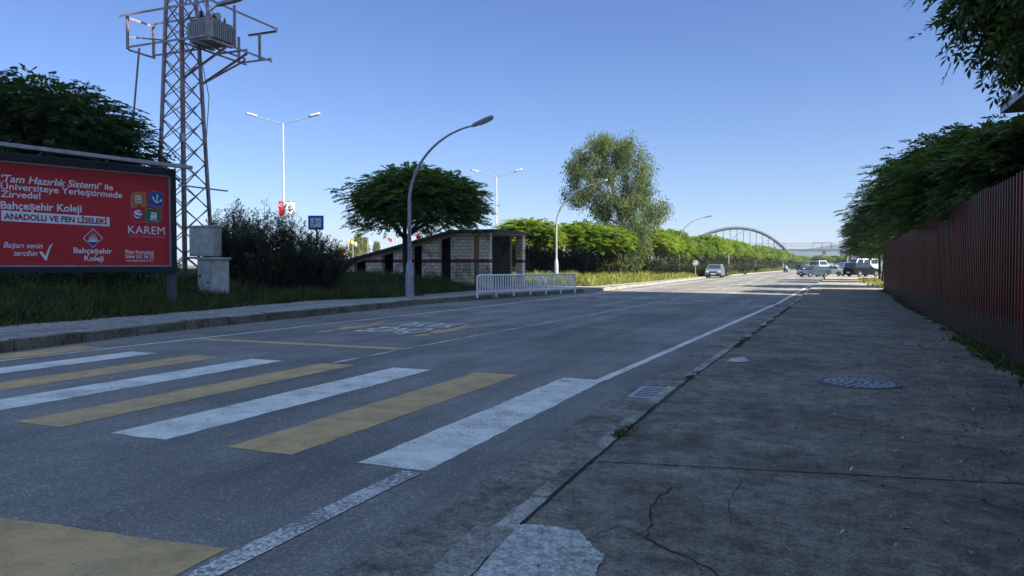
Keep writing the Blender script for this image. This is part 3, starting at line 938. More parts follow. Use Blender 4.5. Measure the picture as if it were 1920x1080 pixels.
b_text('Bahçeşehir Koleji', (1, 391), (153, 398), 15, bold=.02)
def quad_px(name, pts, mat, off):
    put(name, [bu(*p) for p in pts], [tuple(range(len(pts)))], mat, off)
quad_px('text_box', [(2, 394), (205, 407.5), (205, 424.5), (2, 414)], 'print_white', .008)
b_text('ANADOLU VE FEN LİSELERİ', (7, 410.5), (201, 420.5), 11.5, 'print_red', bold=.03, off=.012)
b_text('Başarı senin', (6, 464), (80, 466), 11, bold=.01, shear=.3)
b_text('tercihin', (26, 479.5), (70, 480), 11, bold=.01, shear=.3)
quad_px('check_mark', [(73, 472), (78, 471), (85, 480), (92, 462), (100, 455), (94, 466), (87, 489), (84, 488)], 'print_white', .008)
b_text('Bahçeşehir', (138, 474), (210, 476), 10.5, bold=.02)
b_text('Koleji', (158, 488.5), (194, 489.5), 10.5, bold=.02)
# school crest: outlined diamond with rays above a blue half
cx, cy = 174, 446.5
def dia(k): return [(cx, cy - 18.5 * k), (cx + 19 * k, cy), (cx, cy + 18 * k), (cx - 19 * k, cy)]
outer, inn = [bu(*p) for p in dia(1.0)], [bu(*p) for p in dia(.91)]
put('crest', outer + inn, [(i, (i + 1) % 4, 4 + (i + 1) % 4, 4 + i) for i in range(4)], 'print_white', .008)
for k in range(7):
    t = R(-66 + 22 * k)
    L = 13.5 - abs(k - 3) * 1.1
    bx, by = cx + 1.2 * (k - 3) * 2.1, cy + 8
    quad_px('crest_ray', [(bx - 1.5, by), (cx + math.sin(t) * L * .95, cy + 6 - math.cos(t) * L * 1.45 + abs(k - 3) * .4), (bx + 1.5, by)], 'print_white', .009)
quad_px('crest_base', [(cx - 11, cy + 7), (cx + 11, cy + 7), (cx, cy + 16.5)], 'print_blue', .0095)
# four jigsaw pieces
def piece(x0, y0, x1, y1, knob, hole, mat, rad=8, corner=0, rot=0.0):
    """rounded square with a round knob; px outline"""
    pts = []
    cs = [(x0, y0), (x1, y0), (x1, y1), (x0, y1)]
    for i, (x, y) in enumerate(cs):
        if i == corner:
            ox, oy = (rad if x == x0 else -rad), (rad if y == y0 else -rad)
            st = {0: 180, 1: 270, 2: 0, 3: 90}[i]
            for k in range(6):
                t = R(st + 90 * k / 5); pts.append((x + ox + rad * math.cos(t), y + oy + rad * math.sin(t)))
        else: pts.append((x, y))
    mx, my = (x0 + x1) / 2, (y0 + y1) / 2
    ca, sa = math.cos(rot), math.sin(rot)
    tf = lambda p: (mx + (p[0] - mx) * ca - (p[1] - my) * sa, my + (p[0] - mx) * sa + (p[1] - my) * ca)
    ol = [(mx + (p[0] - mx) * 1.05, my + (p[1] - my) * 1.05) for p in pts]
    quad_px('jigsaw_border', [tf(p) for p in ol], 'print_pink', .008)
    quad_px('jigsaw_piece', [tf(p) for p in pts], mat, .010)
    kx, ky = tf(knob)
    quad_px('jigsaw_knob', [(kx + 4.2 * math.cos(t), ky + 4.2 * math.sin(t)) for t in [2 * PI * k / 14 for k in range(14)]], mat, .0115)
    if hole:
        kx, ky = tf(hole)
        quad_px('jigsaw_notch', [(kx + 4 * math.cos(t), ky + 4 * math.sin(t)) for t in [2 * PI * k / 14 for k in range(14)]], 'red_panel', .0112)
piece(245.5, 360.5, 272.5, 387, (274.5, 379), (261, 388), 'print_orange', corner=0)
piece(279.5, 360, 305.5, 387, (279, 379), None, 'print_blue', corner=1, rot=R(8))
piece(274, 391, 301.5, 417, (272, 403), (288, 391), 'print_green', corner=2)
piece(246, 388.5, 272.5, 415.5, (263, 391), None, 'red_panel', corner=3)
def disc_px(x, y, r, mat, off, n=14, sy=1.0, name='pictogram'):
    quad_px(name, [(x + r * math.cos(2 * PI * k / n), y + r * sy * math.sin(2 * PI * k / n)) for k in range(n)], mat, off)
quad_px('pictogram', [(253.5, 366), (264.5, 367), (264.5, 380.5), (253.5, 379.5)], 'print_white', .012)
quad_px('pictogram', [(255, 368), (263, 368.8), (263, 379), (255, 378)], 'print_orange', .014)
disc_px(259, 373, 2.6, 'print_white', .016)
for dx, dy in ((-6.5, -3), (1.5, -7), (8, 2)):
    quad_px('pictogram', [(293 - 1.2, 381), (293 + dx - 1, 375 + dy), (293 + dx - 2.5, 374.5 + dy), (293 + dx + .5, 370.5 + dy), (293 + dx + 2.6, 375 + dy), (293 + dx + 1, 375.5 + dy), (294.5, 381)], 'print_white', .012 + .001 * dx * .1)
disc_px(258, 401.5, 8, 'print_white', .012, 20)
quad_px('pictogram', [(250, 399), (258, 404), (266, 404), (266, 406.5), (257, 407), (250.5, 402)], 'print_blue', .014)
quad_px('pictogram', [(255, 394), (260, 397.5), (265, 397), (265, 399.5), (259, 399.5)], 'print_blue', .0145)
for x in (285, 291):
    disc_px(x, 399.5 + (x - 285) * .2, 2.4, 'print_white', .012)
    quad_px('pictogram', [(x - 3, 403), (x + 2.6, 403), (x + 2.6, 410), (x - 3, 410)], 'print_white', .0122)
quad_px('pictogram', [(280, 411), (296, 412.5), (296, 413.7), (280, 412.5)], 'print_white', .012)
b_text('KAREM', (240, 437.5), (309, 440), 15.5)
b_text('KARİYER VE REHBERLİK MERKEZİ', (240, 444.5), (309, 447), 4, 'print_pink', bold=.0)
b_text('Rize Kampüsü', (235, 475.5), (288, 477), 8, bold=.012)
b_text('0464 253 54 53', (235, 484), (288, 485), 7, bold=.012)
b_text('www.bahcesehir.k12.tr', (236, 490), (288, 490.5), 4, bold=.012)

# ================================================================== PYLON with platform
PX0, PY0 = -20.75, 19.95        # nearest leg, low down
pz0 = 0.75
ctr = Vector((PX0 - .62, PY0 + .62, 0))
py_ = thing('lattice_pylon', 'tall lattice steel pylon with a steel platform carrying a transformer', 'pylon', (ctr.x, ctr.y, pz0))
def half(z):                     # half side of the shaft at height z above the pylon's base
    return 0.70 - 0.034 * z
top = 13.5
ZT = top
corners = [(1, -1), (1, 1), (-1, 1), (-1, -1)]
for cx_, cy_ in corners:
    m_ = MB()
    z = 0
    p, q = Vector((cx_ * half(0), cy_ * half(0), -.4)), Vector((cx_ * half(ZT), cy_ * half(ZT), ZT))
    m_.bar(p, q, .10, .10)
    m_.build('leg', 'rusty' if (cx_, cy_) == (1, -1) else 'lattice', py_)
for i in range(4):
    a, b = corners[i], corners[(i + 1) % 4]
    m_ = MB(); z = 0.1; k = 0
    while z < ZT - .6:
        dzz = 0.62 * (half(z) / .5) ** .7 + .12
        z2 = min(z + dzz, ZT - .05)
        pa = Vector((a[0] * half(z), a[1] * half(z), z)); pb = Vector((b[0] * half(z2), b[1] * half(z2), z2))
        pc = Vector((b[0] * half(z), b[1] * half(z), z)); pd = Vector((a[0] * half(z2), a[1] * half(z2), z2))
        ins = Vector((-(a[0] + b[0]) / 2, -(a[1] + b[1]) / 2, 0)) * .035
        m_.bar(pa + ins * .4, pb + ins * .4, .045, .02); m_.bar(pc + ins * 2, pd + ins * 2, .045, .02)
        z = z2; k += 1
    m_.build('bracing', 'lattice', py_)
L0 = lambda x, y, z: Vector((x - ctr.x, y - ctr.y, z - pz0))
pf = MB()
zl, zu = 9.3, 10.55
W_ = .075
for x in (-19.6, -20.85): pf.angle(L0(x, 19.95, zl), L0(x, 23.25, zl), W_)
pf.angle(L0(-23.4, 19.98, zl + .08), L0(-19.5, 19.98, zl + .08), W_)
pf.angle(L0(-20.9, 23.2, zl + .08), L0(-19.55, 23.2, zl + .08), W_)
pf.angle(L0(-23.4, 20.0, zl), L0(-23.4, 21.2, zl), W_); pf.angle(L0(-23.4, 21.15, zl + .08), L0(-20.2, 21.15, zl + .08), W_)
pf.angle(L0(-20.3, 19.98, zl), L0(-20.3, 22.6, zl), W_)
pf.angle(L0(-20.9, 21.9, zl + .08), L0(-19.55, 21.9, zl + .08), W_)
# upper frame
pf.angle(L0(-23.75, 19.98, zu), L0(-19.5, 19.98, zu), W_); pf.angle(L0(-19.6, 19.95, zu + .08), L0(-19.6, 23.6, zu + .08), W_)
pf.angle(L0(-19.6, 23.55, zu), L0(-21.0, 23.55, zu), W_); pf.angle(L0(-23.4, 20.05, zu - .08), L0(-23.4, 21.2, zu - .08), W_)
pf.angle(L0(-23.4, 21.15, zu), L0(-20.3, 21.15, zu), W_)
pf.angle(L0(-23.9, 20.5, 9.95), L0(-23.0, 21.3, 9.95), .06)
for x, y in ((-23.4, 20.0), (-23.4, 21.15)): pf.bar(L0(x, y, zl), L0(x, y, zu), .10, .06)
for x, y in ((-19.6, 20.0), (-19.6, 21.3)): pf.bar(L0(x, y, zl), L0(x, y, zu + .25), .09, .06)
for x, y in ((-19.6, 22.6), (-20.6, 22.6)): pf.bar(L0(x, y, zl - .1), L0(x, y, zl + .85), .09, .06)
pf.build('platform_frame', 'lattice', py_)
for (x, y), (lx, ly) in (((-19.6, 21.9), (1, 1)), ((-19.6, 20.9), (1, -1)), ((-20.3, 22.6), (1, 1))):
    h_ = half(8.05 - pz0)
    MB().angle(L0(x, y, zl - .04), Vector((lx * h_, ly * h_, 8.05 - pz0)), .075).build('strut', 'lattice', py_)
MB().tube([L0(-22.6, 19.8, 9.2), L0(-23.3, 19.9, 5.0), L0(-23.9, 20.0, 1.0)], .035, 8).build('down_pipe', 'lattice', py_)
MB().tube([L0(-20.6, 20.5, 9.6), L0(-20.45, 20.9, 7.5), L0(-20.55, 20.75, 5), L0(-20.5, 20.9, 3.2)], .014, 6).build('cable', 'dark_metal', py_)
MB().bar(L0(-20.3, 19.3, 4.15), L0(-20.3, 21.6, 4.15), .05).build('crossbar', 'lattice', py_)
MB().box(L0(-20.78, 19.95, 5.9), (.14, .12, .3)).build('number_plate', 'galv', py_)
# street lamp head on an arm of the platform
MB().tube([L0(-19.75, 20.15, 9.75), L0(-19.7, 20.2, 10.25), L0(-19.5, 20.3, 10.44)], .03, 8).build('lamp_arm', 'pole', py_)
lh = MB(); o0 = L0(-19.5, 20.3, 10.42); dv = Vector((.78, .45, .28)).normalized(); sd = Vector((-.5, .86, 0))
up_ = dv.cross(sd) * -1
lh.prism([o0 + dv * a + sd * b for a, b in ((0, -.06), (.15, -.13), (.75, -.15), (.95, -.07), (.95, .07), (.75, .15), (.15, .13), (0, .06))], Vector((0, 0, .11)))
lh.build('lamp_head', 'pole', py_, bevel=.02)
# ------------------------------------------------------------------ transformer on the platform
tf_ = thing('transformer', 'grey finned transformer with bushings on the pylon platform', 'transformer', (-20.38, 20.98, zl + .05))
MB().b2(-.42, -.5, .06, .42, .5, .78).build('tank', 'trafo', tf_, bevel=.015)
fi = MB()
for k in range(13):
    y = -.54 + .09 * k
    fi.b2(.422, y - .012, .12, .60, y + .012, .72); fi.b2(-.60, y - .012, .12, -.422, y + .012, .72)
for k in range(10):
    x = -.38 + .084 * k
    fi.b2(x - .012, -.66, .12, x + .012, -.502, .72); fi.b2(x - .012, .502, .12, x + .012, .66, .72)
fi.build('cooling_fins', 'trafo', tf_)
MB().b2(-.48, -.56, .782, .48, .56, .82).build('lid', 'trafo', tf_)
for x in (-.43, .43): MB().b2(x - .07, -.55, 0, x + .07, .55, .058).build('skid', 'galv', tf_)
def bushing(x, y, h, r, parent):
    pr = [(r * .5, .822)]
    for k in range(5):
        z = .84 + k * h / 5
        pr += [(r * .45, z), (r, z + h * .04), (r * .45, z + h * .11)]
    pr += [(r * .25, .84 + h), (r * .25, .9 + h)]
    MB().lathe(pr, 12, (x, y, 0)).build('bushing', 'brown_porcelain', parent, smooth=True)
for y in (-.32, 0, .32): bushing(-.15, y, .34, .10, tf_)
for y in (-.38, -.13, .13, .38): bushing(.26, y, .20, .06, tf_)
MB().lathe([(.13, -.35), (.13, .35)], 14, (.0, .0, 1.02), 'x').build('oil_conservator', 'trafo', tf_)
for k in range(3):
    y = -.32 + .32 * k
    MB().tube([(-.15, y, 1.22), (-.3, y * .9, 1.5), (-.55, y * .6, 1.9), (-.75, y * .5, 2.8)], .012, 5).build('lead', 'dark_metal', tf_)
# ------------------------------------------------------------------ cabinets
uc = at(386, 25.6)
c1 = thing('electrical_cabinet', 'pale upper electrical cabinet strapped to the pylon', 'cabinet', (uc.x, uc.y, 1.70), R(8))
MB().b2(-.46, -.25, 0, .46, .25, 1.0).build('box', 'cabinet', c1, bevel=.012)
MB().b2(-.5, -.29, 1.002, .5, .29, 1.05).build('lid', 'cabinet', c1)
MB().b2(-.40, -.262, .06, .40, -.252, .94).build('door', 'cabinet', c1)
sp_ = MB()
for x in (-.36, .36): sp_.bar((x, .1, -.001), (x, .1, -.85), .06)
sp_.bar((-.7, 0, -.05), (.6, 0, -.05), .07)
sp_.build('stand', 'lattice', c1)
lc = at(400, 23.0)
lz = H - (543 - 497) / FPX * 23.0
c2 = thing('electrical_cabinet', 'scuffed white electrical cabinet standing in grass beside the pylon', 'cabinet', (lc.x, lc.y, lz - .12), R(-18))
MB().b2(-.44, -.28, 0, .44, .28, 1.05).build('box', 'cabinet', c2, bevel=.012)
MB().b2(-.49, -.33, 1.053, .49, .33, 1.11).build('lid', 'cabinet', c2, bevel=.01)
dd = MB().b2(-.40, -.296, .07, .40, -.283, 1.0).build('door', 'cabinet', c2)
MB().b2(-.30, -.325, .52, -.2, -.298, .58).build('handle', 'dark_metal', dd)
MB().b2(.1, -.300, .34, .34, -.2975, .37).build('printed_label', 'dark_metal', dd)

# ================================================================== STREET LAMPS
def make_lamp():
    t = thing('street_lamp', 'x', 'street lamp', (0, 0, 0), 0, 'curved street lamps along the left kerb')
    MB().lathe([(.16, -.3), (.15, .9), (.12, 1.25), (.075, 1.35)], 12).build('base', 'pole', t, smooth=True)
    pts = [(0, 0, 1.33), (0, 0, 3.5)]
    for k in range(1, 15):
        u = k / 14
        a = u * R(66)
        # quarter sweep towards the road
        pts.append((2.72 * (1 - math.cos(u * PI / 2 * .93)) / (1 - math.cos(PI / 2 * .93)), 0, 3.5 + 2.62 * math.sin(u * PI / 2 * .93) / math.sin(PI / 2 * .93)))
    MB().tube(pts, [.075, .066] + [.06 - .0022 * k for k in range(14)], 10).build('pole', 'pole', t, smooth=True)
    MB().tube([pts[5], pts[6]], .068, 10).build('sleeve', 'pole', t)
    h_ = MB()
    d = Vector((.93, 0, .28)).normalized(); o = Vector((2.66, 0, 6.06)); s = Vector((0, 1, 0))
    h_.prism([o + d * a + s * b for a, b in ((0, -.05), (.12, -.11), (.3, -.14), (.72, -.15), (.85, -.1), (.85, .1), (.72, .15), (.3, .14), (.12, .11), (0, .05))], (0, 0, .10))
    hd = h_.build('lamp_head', 'pole', t, bevel=.02)
    g_ = MB(); g_.prism([o + d * a + s * b + Vector((0, 0, -.012)) for a, b in ((.3, -.11), (.75, -.11), (.75, .11), (.3, .11))], (0, 0, -.02))
    g_.build('lens', 'lamp_glass', hd)
    return t
lamp = make_lamp()
lamp_specs = [(768, 27.4, .18, 1.0, 'curved grey street lamp in front of the shaded flat topped tree'),
              (1043, 48.7, .45, 1.0, 'curved grey street lamp behind the sunlit end of the white railing'),
              (1273, 80, .35, 1.0, 'curved grey street lamp in the grass between eucalyptus and silver car'),
              (1366, 104, .1, 1.0, 'curved grey street lamp just past the silver car under the arch'),
              (1417, 150, .3, 1.0, 'curved grey street lamp farther along the kerb beyond the driveway'),
              (1447, 186, .5, 1.0, 'distant curved street lamp left of the motorcyclist'),
              (1468, 232, .4, 1.0, 'distant curved street lamp directly above the motorcyclist')]
for i, (px, d, z, sc, lab) in enumerate(lamp_specs):
    p = at(px, d, z=z)
    if i == 0:
        lamp.location = p; lamp['label'] = lab; lamp.rotation_euler = (0, 0, R(-4))
    else:
        copy_tree(lamp, p, R(-3 if i == 1 else 4), sc, lab)
# lettering stuck down the nearest lamp's pole
lp = at(768, 27.4, z=.18)
stk = MB()
for k in range(9):
    z = 1.45 + k * .14
    stk.bar((.03, -.072, z), (.03 + .04 * (k % 2), -.072, z + .07), .045, .006)
so = stk.build('sticker_lettering', 'dark_metal', lamp)
# double-headed highway lamps behind
def make_double():
    t = thing('highway_lamp', 'x', 'street lamp', (0, 0, 0), 0, 'double headed lamps along the highway behind')
    MB().tube([(0, 0, -1.5), (0, 0, 10.0)], [.085, .05], 10).build('pole', 'lamp_white', t, smooth=True)
    for s in (-1, 1):
        MB().tube([(0, 0, 9.95), (s * 1.75, 0, 10.42)], .03, 8).build('arm', 'pole', t)
        h_ = MB(); o = Vector((s * 1.6, 0, 10.38)); d = Vector((s * .96, 0, .24)).normalized(); sv = Vector((0, 1, 0))
        h_.prism([o + d * a + sv * b for a, b in ((0, -.06), (.15, -.13), (.6, -.13), (.72, -.06), (.72, .06), (.6, .13), (.15, .13), (0, .06))], (0, 0, .13))
        h_.build('lamp_head', 'lamp_white', t, bevel=.02)
    return t
dl = make_double()
for i, (px, d, zt2, lab) in enumerate([(533, 46.5, None, 'double headed white highway lamp with flags on its pole'),
                                       (931, 66, None, 'double headed highway lamp rising behind the underpass shelter'),
                                       (645, 230, None, 'tiny far double headed lamp left of the pale trees'),
                                       (716, 240, None, 'tiny far double headed lamp right of the pale trees')]):
    a, u = ray(px, {0: 231, 1: 331, 2: 435, 3: 437}[i])
    ztop = H + u * d
    p = at(px, d, z=ztop - 10.0)
    rz = R(YAW + (2 if i == 0 else -4))
    if i == 0:
        dl.location = p; dl['label'] = lab; dl.rotation_euler = (0, 0, rz)
    else: copy_tree(dl, p, rz, 1.0, lab)
# flags on the first lamp's pole
def banner(name, px0, px1, py0, py1, d, mat, label, cat='flag'):
    a = at(px0, d, py0); b = at(px1, d, py1)
    t = thing(name, label, cat, ((a.x + b.x) / 2, (a.y + b.y) / 2, b.z), R(YAW))
    w, h = abs(px1 - px0) / FPX * d, a.z - b.z
    mb = MB(); n = 8; vs, fs = [], []
    for k in range(n + 1):
        x = -w / 2 + w * k / n
        y = .02 * math.sin(k * 1.1)
        vs += [(x, y, 0), (x, y, h)]
    for k in range(n): fs.append((2 * k, 2 * k + 2, 2 * k + 3, 2 * k + 1))
    nv = len(vs); vs += [(v[0], v[1] + .008, v[2]) for v in vs]; fs += [tuple(nv + q for q in f[::-1]) for f in fs]
    mb.add(vs, fs); mb.build('cloth', mat, t, fix=False)
    MB().bar((-w / 2, 0, h + .02), (w / 2, 0, h + .02), .03).build('hanger', 'pole', t)
    return t, w, h
t, w, h = banner('flag', 522, 532, 378, 404, 46.3, 'flag_red', 'red flag with white crescent on the white highway lamp pole')
em = MB()
n_ = 20
cr = [(.10 * math.cos(R(40 + 280 * k / n_)), .10 * math.sin(R(40 + 280 * k / n_))) for k in range(n_ + 1)] + [(.025 + .078 * math.cos(R(318 - 276 * k / n_)), .078 * math.sin(R(318 - 276 * k / n_))) for k in range(n_ + 1)]
em.poly([(x, -.035, h * .74 + z) for x, z in cr])
em.poly([(.115 + (.045 if k % 2 == 0 else .018) * math.cos(PI / 5 * k), -.035, h * .74 + (.045 if k % 2 == 0 else .018) * math.sin(PI / 5 * k)) for k in range(10)])
em.build('crescent_and_star', 'flag_white', t)
t, w, h = banner('banner', 537, 553, 378, 401, 46.3, 'flag_white', 'pale grey banner beside the red flag on the lamp pole', 'banner')
em = MB().box((0, -.035, h * .62), (w * .4, .004, .13)).box((0, -.035, h * .38), (w * .6, .004, .06)).build('emblem', 'pole', t)

# ================================================================== BLUE UNDERPASS SIGN
sp = at(593, 33)
sz = H + (497 - 431) / FPX * 33
sg = thing('road_sign', 'square blue underpass sign with a stair figure above the dark shrubs', 'sign', (sp.x, sp.y, bank_z(sp.x, sp.y)), R(YAW + 2))
zz = sz - sg.location.z
MB().tube([(0.03, .05, 0), (.03, .05, zz + .5)], .045, 8).build('post', 'pole', sg)
pl = MB().b2(-.34, -.012, zz, .34, .012, zz + .63).build('plate', 'sign_blue', sg, bevel=.004)
MB().b2(-.235, -.018, zz + .11, .235, -.0145, zz + .52).build('white_square', 'print_white', pl)
pc_ = MB()
def flat(pts, y=-.0205): pc_.prism([(x, y, zz + z) for x, z in pts], (0, .0015, 0))
flat([(-.06 + .028 * math.cos(k * PI / 5), .475 + .028 * math.sin(k * PI / 5)) for k in range(10)])
flat([(-.085, .44), (-.035, .44), (-.03, .37), (.02, .34), (.015, .325), (-.035, .345), (-.04, .30), (-.02, .23), (-.045, .23), (-.065, .30), (-.10, .24), (-.12, .25), (-.08, .34)])
flat([(-.2, .16), (.19, .42), (.19, .395), (-.19, .138)])
flat([(-.2, .16), (-.12, .16), (-.12, .14), (-.19, .138)], -.0212)
pc_.build('pictogram', 'black', pl)

# ================================================================== UNDERPASS SHELTER
X0, Y0, Y1 = -15.4, 34.6, 39.5
us = thing('underpass_shelter', 'pale block stair shelter with dark red band and sloping dark roof', 'shelter', (0, 0, 0))
def roof_z(x):
    return 3.08 if x > -17.5 else 3.08 + (x + 17.5) * (3.08 - 1.42) / 7.1
T_ = .32
# side-wall piers and infills along y=Y0 : x-ranges (from the road outwards)
def wx(px):      # x where a sight line at px meets the wall plane
    a, u = ray(px, 500)
    d = Y0 / (_c + a * _s)
    return -d * _s + a * d * _c
piers = [(wx(898), wx(918)), (wx(845), wx(884)), (wx(791), wx(823)), (wx(737), wx(772)), (wx(685.5), wx(715.5)), (-25.4, wx(663.5))]
def wall_piece(mb, x0, x1, y0, y1, zb0, zb1, zt0=None, zt1=None):
    a, b = (zt0 if zt0 is not None else roof_z(x0)), (zt1 if zt1 is not None else roof_z(x1))
    mb.prism([(x0, y0, zb0), (x1, y0, zb1), (x1, y0, b), (x0, y0, a)], (0, y1 - y0, 0))
gb = lambda x: -0.2
wallb = MB(); bandb = MB()
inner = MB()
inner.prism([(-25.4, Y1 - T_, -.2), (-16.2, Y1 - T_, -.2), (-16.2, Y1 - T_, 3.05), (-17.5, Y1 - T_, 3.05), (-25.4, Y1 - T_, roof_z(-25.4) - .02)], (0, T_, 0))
for yA, yB in ((Y0, Y0 + T_),):
    for i, (a, b) in enumerate(piers):
        wall_piece(wallb, a, b, yA, yB, -.2, -.2)
        za, zb2 = 1.52, 1.70
        if roof_z(a) > 1.75:
            bandb.b2(a - .006, yA - .006, za, b + .006, yB + .006, zb2)
        # sill wall and lintel in the gap to the next pier
        if i < len(piers) - 1:
            c, d = piers[i + 1][1], a
            wall_piece(wallb, c, d, yA + .03, yB - .03, roof_z(c) - .14, roof_z(d) - .14)
            sill = {0: .05, 1: .30, 2: .52, 3: .80, 4: 1.0}[i]
            wall_piece(wallb, c, d, yA + .03, yB - .03, -.2, -.2, sill, sill)
# front (road side) pillars
for yA in (Y0 + .003, Y1 - .4): pass
MB().b2(X0 - .42, Y1 - .38, 0, X0 + .003, Y1 + .002, 3.08).build('pillar', 'block', us)
bandb.b2(X0 - .427, Y1 - .387, 1.52, X0 + .010, Y1 + .009, 1.70)
# rear cross wall inside, behind the entrance
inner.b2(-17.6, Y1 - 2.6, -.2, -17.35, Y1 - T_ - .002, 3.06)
bandb.b2(-17.607, Y1 - 2.607, 1.52, -17.343, Y1 - T_ - .004, 1.70)
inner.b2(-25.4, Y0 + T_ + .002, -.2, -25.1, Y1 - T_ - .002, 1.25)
inner.build('inner_wall', 'dim_block', us)
wallb.build('wall', 'block', us)
bandb.build('band', 'red_band', us)
pln = MB()
for i, (a, b) in enumerate(piers):
    zz_ = {0: .22, 1: .26, 2: .44, 3: .62, 4: .84, 5: .9}[i]
    pln.b2(a - .05, Y0 - .06, -.2, b + .05, Y0 - .004, zz_)
pln.build('plinth', 'steps', us)
rfm = MB()
o_ = .28
rfm.prism([(X0 + .35, Y0 - o_, 3.085), (-17.5, Y0 - o_, 3.085), (-25.7, Y0 - o_, roof_z(-25.7) + .005), (-25.7, Y0 - o_, roof_z(-25.7) + .13), (-17.5, Y0 - o_, 3.22), (X0 + .35, Y0 - o_, 3.22)], (0, Y1 - Y0 + 2 * o_, 0))
rfm.build('roof', 'roof_dark', us)
MB().b2(X0 - 1.9, Y0 + T_ + .01, 3.055, X0 + .3, Y1 - T_ - .01, 3.08).build('ceiling', 'soffit', us)
stp = MB()
for k in range(9):
    stp.b2(-16.6 - .33 * (k + 1), Y0 + T_ + .01, -.3, -16.6 - .33 * k, Y1 - T_ - .01, .10 - .02 * k)
stp.b2(-16.6, Y0 + T_ + .01, -.1, X0 + .4, Y1 - T_ - .01, .19)
stp.build('step', 'steps', us)
# low kerb steps beside the shelter
st2 = MB()
for k in range(4):
    st2.b2(-22.5 + 1.7 * k, Y0 - 1.0 + .05 * k, -.1, -20.9 + 1.7 * k, Y0 - .07, .78 - .16 * k)
struct(st2.build('path', 'steps'))

# ================================================================== WHITE RAILING
ra, rb_ = ground(895, 556, .18), ground(1078, 546.5, .18)
rv = (rb_ - ra); rlen = rv.length
rr_ = thing('railing', 'white tubular metal railing on the kerb before the underpass shelter', 'railing', (ra.x, ra.y, .18), math.atan2(rv.y, rv.x))
hz = (556 - 517.5) / FPX * 28.6 + .02
tube_r = .035
MB().tube([(0, 0, -.05), (0, 0, hz - .1), (.03, 0, hz - .03), (.1, 0, hz), (rlen - .1, 0, hz), (rlen - .03, 0, hz - .03), (rlen, 0, hz - .1), (rlen, 0, -.05)], .04, 10).build('frame', 'white_metal', rr_, smooth=True)
MB().tube([(.03, 0, .16), (rlen - .03, 0, .16)], .03, 8).build('lower_rail', 'white_metal', rr_)
nb = 42
b0 = MB().box((0, 0, (hz + .16) / 2), (.075, .018, hz - .2)).build('baluster', 'white_metal', rr_)
for k in range(nb):
    x = rlen * (k + 1) / (nb + 1)
    o = b0 if k == 0 else b0.copy()
    if k: col.objects.link(o); o.parent = rr_
    o.location = (x, 0, 0)
for k in range(1, 6):
    MB().box((rlen * k / 6, 0, .05), (.05, .05, .2)).build('foot', 'white_metal', rr_)

# ================================================================== TREES
def make_trunk(t, h, r, limbs, spread, mat='bark', seed=0, base=-.3, fork=None):
    rg = random.Random(seed)
    mb = MB()
    lean = (rg.uniform(-.15, .15), rg.uniform(-.15, .15))
    fork = h if fork is None else fork
    mb.tube([(0, 0, base), (.02, 0, .1), (lean[0] * .5, lean[1] * .5, fork * .5), (lean[0], lean[1], fork)], [r * 1.35, r * 1.1, r, r * .9], 8)
    for k in range(limbs):
        a = 2 * PI * k / limbs + rg.uniform(-.4, .4)
        R_ = spread * rg.uniform(.55, 1.0)
        top = h * rg.uniform(1.15, 1.5) + spread * .12
        p0 = Vector((lean[0], lean[1], fork - .08)); p3 = Vector((lean[0] + R_ * math.cos(a), lean[1] + R_ * math.sin(a), top))
        p1 = p0.lerp(p3, .35) + Vector((0, 0, (top - fork) * .22)); p2 = p0.lerp(p3, .7) + Vector((0, 0, (top - fork) * .12))
        mb.tube([p0, p1, p2, p3], [r * .62, r * .45, r * .3, r * .1], 6)
        for q in range(2):
            e = p2 + Vector((rg.uniform(-1, 1), rg.uniform(-1, 1), rg.uniform(.2, .8))) * spread * .3
            mb.tube([p1.lerp(p2, .5 + .4 * q), p2.lerp(e, .5), e], [r * .3, r * .2, r * .06], 5)
    return mb.build('trunk', mat, t, smooth=True)
def umbrella_crown(t, Rr, zb, zt, nclump, per, mat, seed, leaf=(.34, 5, .15, .06), squash=1.0, core=True):
    rg = np.random.default_rng(seed)
    C, O = [], []
    # irregular outline radius
    ph = rg.uniform(0, 2 * PI, 5); am = rg.uniform(.01, .055, 5)
    def rad(a): return Rr * (1 + sum(am[k] * math.sin((k + 2) * a + ph[k]) for k in range(5)))
    for k in range(nclump):
        a = rg.uniform(0, 2 * PI); q = math.sqrt(rg.uniform(0.0, 1)); 
        rr = rad(a) * q * .93
        dome = math.sqrt(max(0, 1 - (q * .93) ** 2))
        zt_l = zb + (zt - zb) * (0.30 + .70 * dome)
        zb_l = zb + (zt - zb) * (0.16 * (1 - q) + .10 * math.sin(3 * a + ph[0]) * q)
        u = rg.uniform() ** .55
        z = zb_l + (zt_l - zb_l) * u * .95
        C.append((rr * math.cos(a), rr * math.sin(a), z)); O.append((math.cos(a) * (.3 + q), math.sin(a) * (.3 + q), .15 + .5 * (u - .4)))
    C = np.array(C); O = np.array(O)
    P = np.repeat(C, per, 0); D = np.repeat(O, per, 0); m = len(P)
    sc = Rr * .13
    off = np.clip(rg.normal(0, 1, (m, 3)), -1.7, 1.7) * np.array([sc, sc, sc * .42])
    P = P + off
    D = D * .8 + off / sc * .45 + rg.normal(0, .35, (m, 3)); D[:, 2] = D[:, 2] * .6 - .05
    L = leaf[0] * rg.uniform(.7, 1.25, m)
    V, F = pinnate(rg, P, D, np.tile([0, 0, 1.0], (m, 1)) + rg.normal(0, .25, (m, 3)), L, leaf[1], leaf[2], leaf[3])
    return np_mesh('crown', V, F, mat, t)

big = at(762, 33.3); bzg = bank_z(big.x, big.y)
